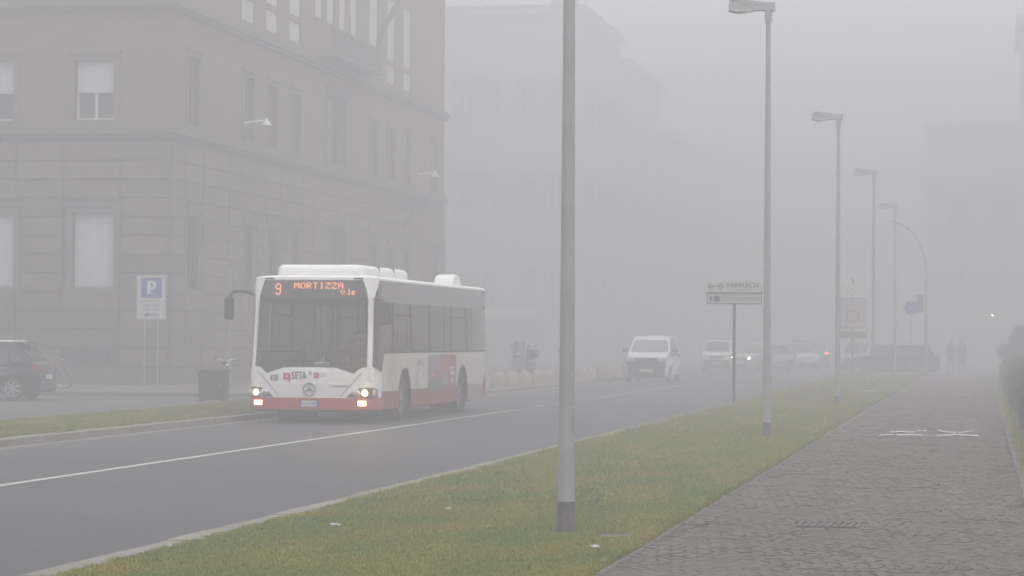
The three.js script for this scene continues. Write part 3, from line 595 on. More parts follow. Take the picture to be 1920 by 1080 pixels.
{ // dark cabinet-like bin
  const o = thing('litter_bin', 'dark square bin standing on grass left of the bus', 'bin', [-18.43, 0.1, -60.2], 0.12);
  mesh('body', rbox(-0.33, 0.33, 0.04, 0.72, -0.3, 0.3, 0.02, 2), std([0.04, 0.041, 0.042], 0.7), o);
  mesh('lid', rbox(-0.35, 0.35, 0.72, 0.77, -0.32, 0.32, 0.015, 2), M.darkPlastic, o);
  mesh('door', rbox(-0.28, 0.28, 0.1, 0.64, 0.298, 0.312, 0.006, 1), M.darkPlastic, o);
  mesh('handle', rbox(0.2, 0.23, 0.33, 0.45, 0.312, 0.335, 0.006, 1), M.steel, o);
  for (const x of [-0.26, 0.26]) for (const z of [-0.24, 0.24]) mesh('foot', box(x - 0.03, x + 0.03, -0.01, 0.045, z - 0.03, z + 0.03), M.black, o);
}
{
  const o = thing('stub_post', 'short dark post on the grass between bin and bus', 'post', [-17.35, 0.1, -60.6]);
  mesh('shaft', rbox(-0.06, 0.06, 0, 0.2, -0.06, 0.06, 0.012, 2), M.poleBase, o);
  mesh('cap', rbox(-0.07, 0.07, 0.2, 0.23, -0.07, 0.07, 0.01, 1), M.darkPlastic, o);
}
function makeBicycle(label, at, turn, frameColor) {
  const o = thing('bicycle', label, 'bicycle', at, turn, 'parked bicycles'), fm = std(frameColor, 0.45, { metalness: 0.3 }), R = 0.335, rear = [-0.53, R, 0], front = [0.53, R, 0], bb = [-0.08, 0.29, 0], seat = [-0.22, 0.84, 0], head = [0.37, 0.82, 0];
  for (const c of [rear, front]) {
    const w = sub('wheel', o, c);
    mesh('tyre', new THREE.TorusGeometry(R - 0.018, 0.018, 8, 40), M.rubber, w);
    mesh('rim', new THREE.TorusGeometry(R - 0.045, 0.012, 6, 40), M.chrome, w);
    const g = []; for (let k = 0; k < 18; k++) { const a = (k / 18) * 6.283; g.push(bar([0, 0, 0], [Math.cos(a) * (R - 0.05), Math.sin(a) * (R - 0.05), 0], 0.002, 0.002, 4)); }
    mesh('spokes', join(g), M.chrome, w);
    mesh('hub', bar([0, 0, -0.05], [0, 0, 0.05], 0.02), M.chrome, w);
    mesh('mudguard', new THREE.TorusGeometry(R + 0.025, 0.02, 6, 26, 2.4).rotateZ(0.5).translate(c[0] - c[0], 0, 0), fm, w);
  }
  mesh('frame', join(bar(bb, seat, 0.017), bar(bb, head, 0.019), bar([-0.2, 0.72, 0], [0.39, 0.76, 0], 0.016), bar(rear, bb, 0.011), bar(rear, [-0.19, 0.74, 0], 0.01), bar(head, [0.4, 0.7, 0], 0.02)), fm, o);
  mesh('fork', join(bar([0.4, 0.7, 0], [0.45, 0.55, 0.05], 0.013), bar([0.45, 0.55, 0.05], [0.53, R, 0.05], 0.011), bar([0.4, 0.7, 0], [0.45, 0.55, -0.05], 0.013), bar([0.45, 0.55, -0.05], [0.53, R, -0.05], 0.011)), fm, o);
  mesh('handlebar', join(bar(head, [0.35, 0.98, 0], 0.014), tube([[0.22, 1.03, -0.29], [0.33, 1.02, -0.22], [0.37, 0.99, -0.08], [0.37, 0.99, 0.08], [0.33, 1.02, 0.22], [0.22, 1.03, 0.29]], 0.012, 30, 8)), M.chrome, o);
  for (const s of [-1, 1]) mesh('grip', bar([0.2, 1.03, s * 0.295], [0.3, 1.025, s * 0.245], 0.017), M.rubber, o);
  mesh('saddle', new THREE.SphereGeometry(0.13, 18, 12).scale(1, 0.38, 0.7).translate(-0.25, 0.92, 0), M.rubber, o);
  mesh('seat_post', bar(seat, [-0.235, 0.9, 0], 0.013), M.chrome, o);
  mesh('crank', join(bar([-0.08, 0.29, 0.07], [0.06, 0.2, 0.07], 0.012), bar([-0.08, 0.29, -0.07], [-0.22, 0.38, -0.07], 0.012), bar([-0.08, 0.29, -0.08], [-0.08, 0.29, 0.08], 0.02)), M.chrome, o);
  for (const [x, y, z] of [[0.06, 0.2, 0.12], [-0.22, 0.38, -0.12]]) mesh('pedal', rbox(x - 0.045, x + 0.045, y - 0.012, y + 0.012, z - 0.04, z + 0.04, 0.005, 1), M.rubber, o);
  mesh('carrier', join(bar([-0.3, 0.72, 0.06], [-0.72, 0.72, 0.06], 0.008), bar([-0.3, 0.72, -0.06], [-0.72, 0.72, -0.06], 0.008), bar([-0.7, 0.72, 0], rear, 0.007)), M.chrome, o);
  mesh('headlamp', new THREE.SphereGeometry(0.045, 12, 8).translate(0.47, 0.86, 0), M.chrome, o);
  return o;
}
makeBicycle('bicycle behind the dark bin, saddle and handlebar showing above it', [-18.48, 0.1, -61.35], -1.2, [0.12, 0.12, 0.13]);
makeBicycle('bicycle leaning by the building wall behind the dark parked car', [-26.9, 0.11, -71.2], 0.1, [0.1, 0.1, 0.11]);
// pharmacy and school boards on one post
{
  const o = thing('direction_sign', 'green post with pharmacy board and school board, arrows to the left', 'sign', [-5.88, 0.09, -61.9], 0.1);
  mesh('post', bar([0, 0, -0.05], [0, 2.98, -0.05], 0.033, 0.033, 12), std([0.05, 0.075, 0.065], 0.6), o);
  const t1 = canvasTexture(512, 110, (c, w, h) => {
    c.fillStyle = '#b4b6b6'; c.fillRect(0, 0, w, h); c.strokeStyle = '#0c1010'; c.fillStyle = '#0c1010'; c.lineWidth = 11;
    c.beginPath(); c.moveTo(78, 52); c.lineTo(16, 52); c.moveTo(40, 26); c.lineTo(14, 52); c.lineTo(40, 78); c.stroke();
    c.lineWidth = 5; c.strokeRect(118, 26, 16, 52); c.strokeRect(100, 44, 52, 16);
    c.font = 'bold 60px sans-serif'; c.textBaseline = 'middle'; c.fillText('FARMACIA', 184, 40, 308); c.font = 'bold 20px sans-serif'; c.fillText('APERTA  ORE 24', 268, 86, 170);
  });
  const t2 = canvasTexture(512, 110, (c, w, h) => {
    c.fillStyle = '#a4a7a8'; c.fillRect(0, 0, w, h); c.strokeStyle = '#3d4446'; c.lineWidth = 7; c.strokeRect(4, 4, w - 8, h - 8);
    c.fillStyle = '#2a2e33'; c.beginPath(); c.moveTo(16, 56); c.lineTo(46, 34); c.lineTo(46, 78); c.fill();
    c.fillStyle = '#39404f'; c.beginPath(); c.arc(90, 56, 32, 0, 7); c.fill();
    c.fillStyle = '#4d5156'; c.font = 'bold 42px sans-serif'; c.textBaseline = 'middle'; c.fillText('SCUOLA MATERNA', 136, 58, 366);
  });
  for (const [y, t] of [[2.87, t1], [2.585, t2]]) {
    const b = sub('board', o, [0, y, 0]);
    mesh('plate', rbox(-0.67, 0.67, -0.137, 0.137, -0.03, 0, 0.006, 1), M.steel, b);
    mesh('sign_face', panel(1.325, 0.262).translate(0, 0, 0.003), withMap(t, 0.6), b);
  }
  mesh('frame_rail', box(-0.68, 0.68, 2.723, 2.735, -0.04, 0.012), M.darkPlastic, o);
}
// restricted-zone board with small direction plates above it
{
  const o = thing('zone_sign', 'tall board with red ring and small plates on braced post, by fourth lamp', 'sign', [-5.35, 0.09, -109], 0.06);
  const pm = std([0.14, 0.15, 0.15], 0.6);
  mesh('post', bar([0, 0, -0.06], [0, 4.2, -0.06], 0.045, 0.045, 12), pm, o);
  for (const s of [-1, 1]) mesh('brace', tube([[0, 1.72, -0.06], [s * 0.2, 1.2, -0.06], [s * 0.42, 0.02, -0.06]], 0.025, 14, 8), pm, o);
  const t = canvasTexture(256, 300, (c, w, h) => {
    c.fillStyle = '#a7a8a9'; c.fillRect(0, 0, w, h); c.strokeStyle = '#33383b'; c.lineWidth = 6; c.strokeRect(8, 8, w - 16, h - 16);
    c.fillStyle = '#3b3f42'; c.font = 'bold 24px sans-serif'; c.textAlign = 'center'; c.fillText('ZONA', 128, 46); c.fillText('TRAFFICO LIMITATO', 128, 82, 220);
    c.strokeStyle = '#a51c22'; c.lineWidth = 17; c.beginPath(); c.arc(128, 178, 58, 0, 7); c.stroke();
  });
  const b = sub('zone_board', o, [0, 2.75, 0]);
  mesh('plate', rbox(-0.56, 0.56, -0.66, 0.66, -0.03, 0, 0.006, 1), M.steel, b);
  mesh('sign_face', panel(1.1, 1.3).translate(0, 0, 0.003), withMap(t, 0.6), b);
  const low = sub('brown_plate', o, [0, 1.83, 0]);
  mesh('plate', rbox(-0.6, 0.6, -0.14, 0.14, -0.03, 0, 0.006, 1), std([0.13, 0.085, 0.06], 0.6), low);
  for (const [x, y, w] of [[-0.15, 3.62, 0.62], [-0.2, 3.86, 0.58], [0.36, 4.02, 0.2]]) mesh('direction_plate', rbox(x - w, x + w, y - 0.1, y + 0.1, -0.03, 0, 0.006, 1), M.dirtyWhite, o);
}
{ // no-stopping disc
  const o = thing('no_stopping_sign', 'round blue no-stopping sign on thin post above dark car', 'sign', [-3.1, 0.09, -116.5], 0.05);
  mesh('post', bar([0, 0, -0.04], [0, 3.4, -0.04], 0.03, 0.03, 10), M.steel, o);
  const t = canvasTexture(128, 128, (c) => { c.fillStyle = '#5d2a3a'; c.fillRect(0, 0, 128, 128); c.fillStyle = '#22409a'; c.beginPath(); c.arc(64, 64, 50, 0, 7); c.fill(); c.strokeStyle = '#7a2a36'; c.lineWidth = 12; c.beginPath(); c.moveTo(28, 100); c.lineTo(100, 28); c.stroke(); });
  mesh('plate', new THREE.CylinderGeometry(0.33, 0.33, 0.02, 36).rotateX(Math.PI / 2).translate(0, 3.08, -0.012), M.steel, o);
  mesh('sign_face', new THREE.CircleGeometry(0.325, 36).translate(0, 3.08, 0.002), withMap(t, 0.6), o);
}
{ // signal mast with bowed arm
  const o = thing('signal_mast', 'faint mast with bowed arm rising beside the fifth lamp post', 'traffic signal', [-2.55, 0.0, -121.5]);
  mesh('mast', join(bar([0, 0, 0], [0, 5.2, 0], 0.08, 0.06, 12), tube([[0, 5.15, 0], [-0.12, 5.75, 0], [-0.45, 6.5, 0], [-0.95, 7.05, 0], [-1.7, 7.35, 0]], 0.05, 24, 8)), M.steel, o);
  const h = mesh('signal_head', rbox(-0.42, -0.12, 3.0, 3.85, -0.15, 0.12, 0.04, 2), M.darkPlastic, o);
  for (let k = 0; k < 3; k++) mesh('signal_lens', new THREE.CylinderGeometry(0.1, 0.1, 0.02, 18).rotateX(Math.PI / 2).translate(-0.27, 3.16 + k * 0.265, 0.13), [std([0.02, 0.06, 0.04], 0.2), std([0.09, 0.06, 0.02], 0.2), std([0.1, 0.02, 0.02], 0.2)][k], h);
  mesh('base', new THREE.CylinderGeometry(0.14, 0.16, 0.3, 14).translate(0, 0.15, 0), M.poleBase, o);
}
{ // a small lit lamp on the wall far right
  const o = thing('wall_light', 'tiny warm light burning on the dim building at right', 'lamp', [0.97, 0.7, -227.6]);
  mesh('bracket', bar([0, 3.45, -0.42], [0, 3.35, 0.22], 0.03), M.darkPlastic, o);
  mesh('bulb', new THREE.SphereGeometry(0.1, 14, 10).translate(0, 3.27, 0.24), new THREE.MeshStandardMaterial({ color: 0xffffff, emissive: col(1, 0.8, 0.5), emissiveIntensity: 12, roughness: 0.5 }), o);
  const l = new THREE.PointLight(0xffd9a0, 0.2); l.position.set(0.97, 3.97, -227.6 + 0.24); l.castShadow = true; scene.add(l);
}
// ---------------------------------------------------------------- cars. A car points along +x in its own axes, wheels on y = 0.
const C = {
  dark: phys([0.014, 0.014, 0.017], 0.55, { clearcoat: 0.25, clearcoatRoughness: 0.3 }), white: phys([0.78, 0.78, 0.79], 0.35, { clearcoat: 0.6, clearcoatRoughness: 0.15 }), silver: phys([0.42, 0.43, 0.45], 0.35, { clearcoat: 0.6, metalness: 0.4 }), greyBlue: phys([0.14, 0.15, 0.17], 0.35, { clearcoat: 0.6 }),
  glass: phys([0.02, 0.022, 0.025], 0.06, { clearcoat: 1, clearcoatRoughness: 0.03 }), lightGlass: phys([0.5, 0.52, 0.55], 0.15, {}), plastic: std([0.05, 0.051, 0.053], 0.75), red: phys([0.3, 0.02, 0.02], 0.25, {}), plate: std([0.65, 0.65, 0.64], 0.6),
  headOn: new THREE.MeshStandardMaterial({ color: 0xffffff, emissive: col(1, 0.93, 0.78), emissiveIntensity: 9, roughness: 0.3 }), tailOn: new THREE.MeshStandardMaterial({ color: 0xff2020, emissive: col(1, 0.06, 0.07), emissiveIntensity: 10, roughness: 0.3 }),
};
function makeCar(name, label, category, at, turn, group, { L = 4.1, W = 1.72, H = 1.48, belt = 0.92, hood = 0.3, body = C.dark, lower = null, cabin, wheels = [0.86, -0.84], R = 0.31, roofRails = false, headlights = null, taillights = null, glass = C.glass, headY = 0.66, tailY = 0.85, mirrors = body, van = false, plateFront = true, bumperTop = lower ? 0.62 : 0.5, screenTop = 0.93 }) {
  const o = thing(name, label, category, at, turn, group), h = L / 2, wx = wheels.map((v) => v * (h - 0.02) * 0.82);
  // lower body: side outline with wheel arches, extruded over the width, narrowing towards both ends
  const s = new THREE.Shape(), gc = 0.2, arch = R + 0.05;
  s.moveTo(-h + 0.06, gc + 0.05); s.lineTo(wx[1] - arch, gc); s.absarc(wx[1], R, arch, Math.PI + 0.3, -0.3, true); s.lineTo(wx[0] - arch, gc); s.absarc(wx[0], R, arch, Math.PI + 0.3, -0.3, true); s.lineTo(h - 0.08, gc + 0.03);
  s.quadraticCurveTo(h + 0.02, gc + 0.08, h, 0.5); s.quadraticCurveTo(h - 0.01, 0.7, h - 0.12, cabin.nose); s.quadraticCurveTo(cabin.front[0] + 0.5, belt - 0.01, cabin.front[0] + 0.02, belt); s.lineTo(cabin.back[0] - 0.0, belt + 0.02); s.lineTo(-h + 0.05, belt - 0.02); s.quadraticCurveTo(-h - 0.03, 0.7, -h, 0.45); s.closePath();
  const g = new THREE.ExtrudeGeometry(s, { depth: W - 0.1, bevelEnabled: true, bevelSize: 0.035, bevelThickness: 0.05, bevelSegments: 3, curveSegments: 10 }).translate(0, 0, -(W - 0.1) / 2);
  const narrow = (x, y) => 1 - 0.13 * Math.pow(Math.max(0, (Math.abs(x) - h * 0.55) / (h * 0.45)), 2) - 0.05 * Math.max(0, (y - 0.55) / 0.4) ** 2;
  const warp = (q) => { const p = q.attributes.position; for (let i = 0; i < p.count; i++) p.setZ(i, p.getZ(i) * narrow(p.getX(i), p.getY(i))); return q; };
  mesh('body', toCreasedNormals(warp(g), 0.6), body, o);
  // cabin with sloping sides
  const P = [cabin.front, cabin.roofFront, cabin.roofBack, cabin.back], half = (y) => (W / 2 - 0.03) * 0.95 - (y - belt) * 0.2;
  const ring = (k) => P.map(([x, y]) => V(x, y, k * half(y)));
  const a = ring(1), b = ring(-1), q = [], quad = (p0, p1, p2, p3) => q.push(p0, p1, p2, p0, p2, p3);
  // finer roof: a bowed centre row
  const mid = P.map(([x, y], i) => V(x, y + (i === 1 || i === 2 ? 0.035 : 0), 0));
  quad(a[0], a[1], a[2], a[3]); quad(b[3], b[2], b[1], b[0]);
  for (const [i, j] of [[0, 1], [1, 2], [2, 3]]) { quad(mid[i], mid[j], a[j], a[i]); quad(b[i], b[j], mid[j], mid[i]); }
  const cg = new THREE.BufferGeometry().setFromPoints(q); cg.computeVertexNormals();
  mesh('cabin', cg, body, o);
  // glass, laid just proud of the cabin's planes
  const lerp = (u, v, t) => u.clone().lerp(v, t);
  const plate = (p, n, name, m, off = 0.008) => { const d = n.clone().multiplyScalar(off), v = p.map((c) => c.clone().add(d)), gg = new THREE.BufferGeometry().setFromPoints(v.length === 4 ? [v[0], v[1], v[2], v[0], v[2], v[3]] : v); gg.computeVertexNormals(); return mesh(name, gg, m, o); };
  const slope = (i, j, name, t0, t1) => { const A = lerp(a[i], a[j], t0), B = lerp(a[i], a[j], t1), Cc = lerp(b[i], b[j], t1), D = lerp(b[i], b[j], t0), c = A.clone().add(D).multiplyScalar(0.5); for (const v of [A, B, Cc, D]) v.lerp(V(v.x, v.y, 0), 0.1); const n = V(P[j][1] - P[i][1], -(P[j][0] - P[i][0]), 0).normalize(); if (name === 'rear_window') n.set(-Math.abs(n.x), Math.abs(n.y), 0); else n.set(Math.abs(n.x), Math.abs(n.y), 0); plate([A, B, Cc, D], n, name, glass, 0.03); };
  slope(0, 1, 'windscreen', 0.08, screenTop); slope(3, 2, 'rear_window', 0.16, 0.9);
  const y0 = belt + 0.06, y1 = Math.min(P[1][1], P[2][1]) - 0.09, xAt = (p, r, y) => p[0] + ((r[0] - p[0]) * (y - p[1])) / (r[1] - p[1]);
  const fx = (y) => xAt(P[0], P[1], y) - 0.09, bx = (y) => xAt(P[3], P[2], y) + (van ? 0.9 : 0.16), cuts = cabin.pillars;
  for (const k of [1, -1]) for (let i = 0; i <= cuts.length; i++) {
    const l = (y) => (i === 0 ? fx(y) : cuts[i - 1] - 0.035), r = (y) => (i === cuts.length ? bx(y) : cuts[i] + 0.035);
    if (l(y0) - r(y0) < 0.12) continue;
    const z = (y) => k * half(y), top = Math.max(0, 1), A = V(l(y0), y0, z(y0)), B = V(Math.max(l(y1), r(y1) + 0.02), y1, z(y1)), D = V(r(y1), y1, z(y1)), E = V(r(y0), y0, z(y0));
    plate(k > 0 ? [A, E, D, B] : [A, B, D, E], V(0, 0.2, k).normalize(), 'side_window', glass);
  }
  // ends: bumpers, grille, lamps, plates
  const bm = lower ?? body;
  mesh('front_bumper', rbox(h - 0.14, h + 0.045, 0.22, bumperTop, -W * 0.42, W * 0.42, 0.05, 3), bm, o);
  mesh('rear_bumper', rbox(-h - 0.05, -h + 0.14, 0.24, lower ? 0.58 : 0.52, -W * 0.42, W * 0.42, 0.05, 3), bm, o);
  mesh('grille', rbox(h - (van ? 0.14 : 0.06), h + (van ? 0.005 : 0.01), lower ? 0.6 : 0.52, headY + (van ? 0.09 : 0.04), -W * (van ? 0.43 : 0.24), W * (van ? 0.43 : 0.24), 0.02, 2), C.plastic, o);
  mesh('air_intake', rbox(h, h + 0.055, 0.27, 0.38, -W * 0.26, W * 0.26, 0.015, 1), M.black, o);
  if (plateFront) mesh('number_plate', box(h + 0.046, h + 0.06, 0.4, 0.51, -0.26, 0.26), C.plate, o);
  mesh('number_plate', box(-h - 0.066, -h - 0.05, 0.56, 0.67, -0.26, 0.26), C.plate, o);
  mesh('badge', new THREE.CylinderGeometry(0.06, 0.06, 0.02, 18).rotateZ(Math.PI / 2).translate(h + 0.016, headY - 0.02, 0), M.chrome, o);
  for (const k of [1, -1]) {
    const hl = mesh('headlight', rbox(h - 0.2, h - 0.015, headY - 0.08, headY + 0.1, -0.17, 0.17, 0.05, 3), C.lightGlass, o, [van ? 0.085 : -0.02, 0, k * (W * 0.33)]);
    if (headlights?.includes(k)) mesh('lamp', new THREE.SphereGeometry(0.075, 14, 10).translate(h - 0.01, headY + 0.005, 0.02), C.headOn, hl);
    const tl = mesh('tail_light', rbox(-h - 0.01, -h + 0.22, tailY - (van ? 0.3 : 0.1), tailY + 0.1, -0.1, 0.1, 0.03, 2), taillights?.includes(k) ? C.tailOn : C.red, o, [0.0, 0, k * (W * 0.375)]);
    const mr = mesh('door_mirror', rbox(cabin.front[0] - 0.42, cabin.front[0] - 0.3, belt + 0.04, belt + 0.2, -0.1, 0.1, 0.04, 2), mirrors, o, [0, 0, k * (W / 2 + 0.08)]);
    for (let i = 0; i < cuts.length; i++) mesh('door_handle', rbox(cuts[i] + 0.06, cuts[i] + 0.24, belt - 0.12, belt - 0.09, -0.012, 0.012, 0.008, 1), body === C.white ? C.plastic : M.chrome, o, [0, 0, k * (W / 2 - 0.018)]);
    mesh('sill', rbox(wx[1] + arch, wx[0] - arch, gc - 0.02, gc + 0.1, -0.02, 0.02, 0.015, 1), C.plastic, o, [0, 0, k * (W / 2 - 0.02)]);
    if (roofRails) mesh('roof_rail', tube([[cabin.roofFront[0] - 0.15, H - 0.02, k * 0.52], [cabin.roofFront[0] - 0.25, H + 0.04, k * 0.52], [cabin.roofBack[0] + 0.3, H + 0.04, k * 0.52], [cabin.roofBack[0] + 0.2, H - 0.02, k * 0.52]], 0.016, 20, 6), M.chrome, o);
    for (const x of wx) {
      const w = sub('wheel', o, [x, R, k * (W / 2 - 0.12)]);
      mesh('tyre', new THREE.TorusGeometry(R - 0.075, 0.075, 12, 32).scale(1, 1, 1.25), M.rubber, w);
      mesh('rim', new THREE.CylinderGeometry(R - 0.11, R - 0.11, 0.12, 28).rotateX(Math.PI / 2), C.plastic, w);
      const sp = []; for (let i = 0; i < 7; i++) { const an = (i / 7) * 6.283; sp.push(bar([0.03 * Math.cos(an), 0.03 * Math.sin(an), k * 0.075], [(R - 0.11) * Math.cos(an), (R - 0.11) * Math.sin(an), k * 0.07], 0.026, 0.018, 6)); }
      mesh('spokes', join(sp, new THREE.TorusGeometry(R - 0.115, 0.014, 6, 28).translate(0, 0, k * 0.07), new THREE.CylinderGeometry(0.05, 0.05, 0.05, 14).rotateX(Math.PI / 2).translate(0, 0, k * 0.07)), M.rim, w);
    }
  }
  mesh('underbody', box(-h + 0.3, h - 0.3, 0.16, 0.3, -W * 0.38, W * 0.38), M.black, o);
  mesh('axle', join(...wx.map((x) => bar([x, R, -W * 0.38], [x, R, W * 0.38], 0.05))), M.black, o);
  return o;
}
const hatch = (H) => ({ nose: 0.74, front: [0.95, 0.93], roofFront: [0.22, H], roofBack: [-1.35, H - 0.04], back: [-1.92, 0.95], pillars: [-0.3, -1.25] });
const FACE = -Math.PI / 2; // nose towards the camera
// dark hatchback at the left edge, nose to the left, tail in view
{
  const H = 1.5, o = makeCar('parked_car', 'dark hatchback with pale roof edge parked at left edge', 'car', [-25.78, 0.0, -62.85], Math.PI + 0.06, 'parked cars', { L: 4.05, W: 1.7, H, belt: 0.93, cabin: hatch(H), body: C.dark, roofRails: false, wheels: [0.86, -0.83], tailY: 0.86 });
  mesh('roof_panel', rbox(-1.3, 0.2, H - 0.012, H + 0.045, -0.6, 0.6, 0.026, 3), C.white, o);
  mesh('spoiler', rbox(-1.58, -1.28, H - 0.06, H + 0.01, -0.56, 0.56, 0.025, 2), C.dark, o);
}
// white van coming towards the camera
const vanCabin = { nose: 0.97, front: [1.3, 1.14], roofFront: [0.42, 1.76], roofBack: [-2.0, 1.8], back: [-2.12, 1.08], pillars: [-0.35] };
makeCar('white_van', 'white delivery van with dark bumper driving towards camera behind the bus', 'van', [-12.75, 0.004, -100.6], FACE, 'oncoming vehicles', { L: 4.35, W: 1.8, H: 1.8, belt: 1.12, cabin: vanCabin, body: C.white, lower: C.plastic, mirrors: C.plastic, R: 0.32, headY: 0.86, tailY: 1.0, van: true, bumperTop: 0.88, screenTop: 0.78, glass: phys([0.16, 0.17, 0.19], 0.1, { clearcoat: 1 }) });
const mini = { nose: 0.86, front: [1.1, 1.0], roofFront: [0.5, 1.6], roofBack: [-1.6, 1.62], back: [-1.85, 1.0], pillars: [-0.3, -1.1] };
makeCar('oncoming_car', 'small white minivan queuing between van and pharmacy sign post', 'car', [-13.75, 0.005, -136], FACE + 0.05, 'oncoming vehicles', { L: 3.9, W: 1.64, H: 1.62, belt: 0.98, cabin: mini, body: C.white, headY: 0.78, R: 0.3, lower: C.plastic });
const sedan = { nose: 0.78, front: [1.15, 0.95], roofFront: [0.42, 1.5], roofBack: [-1.1, 1.5], back: [-1.85, 0.98], pillars: [-0.25, -1.15] };
makeCar('oncoming_car', 'pale grey car with headlight lit, between sign post and second lamp', 'car', [-11.45, 0.005, -136.5], FACE - 0.5, 'oncoming vehicles', { L: 4.3, W: 1.75, H: 1.52, belt: 0.94, cabin: sedan, body: C.silver, headlights: [1, -1], headY: 0.7 });
makeCar('oncoming_car', 'dim silver car just right of the second lamp post', 'car', [-10.4, 0.005, -146], FACE + 0.4, 'oncoming vehicles', { L: 4.1, W: 1.7, H: 1.5, belt: 0.93, cabin: hatch(1.5), body: C.silver });
makeCar('departing_car', 'dark car driving away with one red brake light glowing', 'car', [-10.2, 0.005, -160], Math.PI / 2 + 0.1, 'cars beyond the junction', { L: 4.3, W: 1.76, H: 1.5, belt: 0.94, cabin: sedan, body: C.greyBlue, taillights: [1] });
makeCar('departing_car', 'dark car ahead in the queue, single high red light showing', 'car', [-11.2, 0.005, -166], Math.PI / 2, 'cars beyond the junction', { L: 4.3, W: 1.76, H: 1.55, belt: 1.0, cabin: { ...mini }, body: C.dark, taillights: [1], tailY: 1.2 });
const wagon = { nose: 0.76, front: [1.02, 0.94], roofFront: [0.3, 1.46], roofBack: [-1.75, 1.44], back: [-2.15, 0.96], pillars: [-0.25, -1.15] };
makeCar('crossing_car', 'dark estate car side-on at the junction, nose to the left', 'car', [-4.35, 0.006, -126.5], Math.PI, 'cars crossing at the junction', { L: 4.65, W: 1.78, H: 1.46, belt: 0.92, cabin: wagon, body: C.dark, roofRails: true });
makeCar('crossing_car', 'silver car at junction half hidden behind the dark estate car', 'car', [-6.0, 0.006, -133], FACE - 0.35, 'cars crossing at the junction', { L: 4.1, W: 1.72, H: 1.6, belt: 0.95, cabin: { ...mini }, body: C.silver });
// ---------------------------------------------------------------- people: one continuous skin over a posed skeleton
function figure(joints, bones, paint, res = 64, centre = [0, 0.9, 0], reach = 1.02) {
  const mc = new MarchingCubes(res, M.grey, false, false, 60000), n = mc.size, half = n / 2; mc.isolation = 0;
  const p = V(), a = V(), ab = V();
  const B2 = bones.map(([i, j, r0, r1]) => [V(...joints[i]), V(...joints[j]), r0, r1]);
  for (let z = 0; z < n; z++) for (let y = 0; y < n; y++) for (let x = 0; x < n; x++) {
    p.set(((x - half) / half) * reach + centre[0], ((y - half) / half) * reach + centre[1], ((z - half) / half) * reach + centre[2]);
    let s = 0; const k = 26;
    let best = 9;
    for (const [A, Bp, r0, r1] of B2) {
      ab.copy(Bp).sub(A); const t = Math.max(0, Math.min(1, a.copy(p).sub(A).dot(ab) / Math.max(1e-6, ab.lengthSq())));
      const d = a.copy(A).addScaledVector(ab, t).distanceTo(p) - (r0 + (r1 - r0) * t);
      best = Math.min(best, d); if (d < 0.4) s += Math.exp(-k * d);
    }
    mc.field[x + y * n + z * n * n] = s > 0 ? Math.log(s) / k : -best;
  }
  mc.update();
  const pos = mc.positionArray.slice(0, mc.count * 3), nor = mc.normalArray.slice(0, mc.count * 3), colr = new Float32Array(mc.count * 3);
  for (let i = 0; i < mc.count; i++) {
    for (let c = 0; c < 3; c++) pos[i * 3 + c] = pos[i * 3 + c] * reach + centre[c];
    colr.set(paint(pos[i * 3], pos[i * 3 + 1], pos[i * 3 + 2]), i * 3);
  }
  const g = new THREE.BufferGeometry();
  g.setAttribute('position', new THREE.BufferAttribute(pos, 3)); g.setAttribute('normal', new THREE.BufferAttribute(nor, 3)); g.setAttribute('color', new THREE.BufferAttribute(colr, 3));
  return g;
}
const skinMat = new THREE.MeshStandardMaterial({ vertexColors: true, roughness: 0.85 });
const SKIN = [0.4, 0.26, 0.2];
function fingers(wrist, dir) { // five short fingers from the end of a hand
  const g = []; const w = V(...wrist), d = V(...dir).normalize(), s = V(0, 0, 1).cross(d).length() > 0.2 ? V(0, 0, 1) : V(1, 0, 0);
  for (let k = 0; k < 4; k++) { const a = w.clone().addScaledVector(s, (k - 1.5) * 0.018), m = a.clone().addScaledVector(d, 0.045), e = m.clone().addScaledVector(d, [0.03, 0.04, 0.035, 0.022][k]).add(V(0, 0, 0.012)); g.push(bar(a.toArray(), m.toArray(), 0.009, 0.009, 6), bar(m.toArray(), e.toArray(), 0.009, 0.007, 6)); }
  const a = w.clone().addScaledVector(s, 0.036).addScaledVector(d, -0.04), e = a.clone().addScaledVector(s, 0.028).addScaledVector(d, 0.04); g.push(bar(a.toArray(), e.toArray(), 0.01, 0.008, 6));
  return g;
}
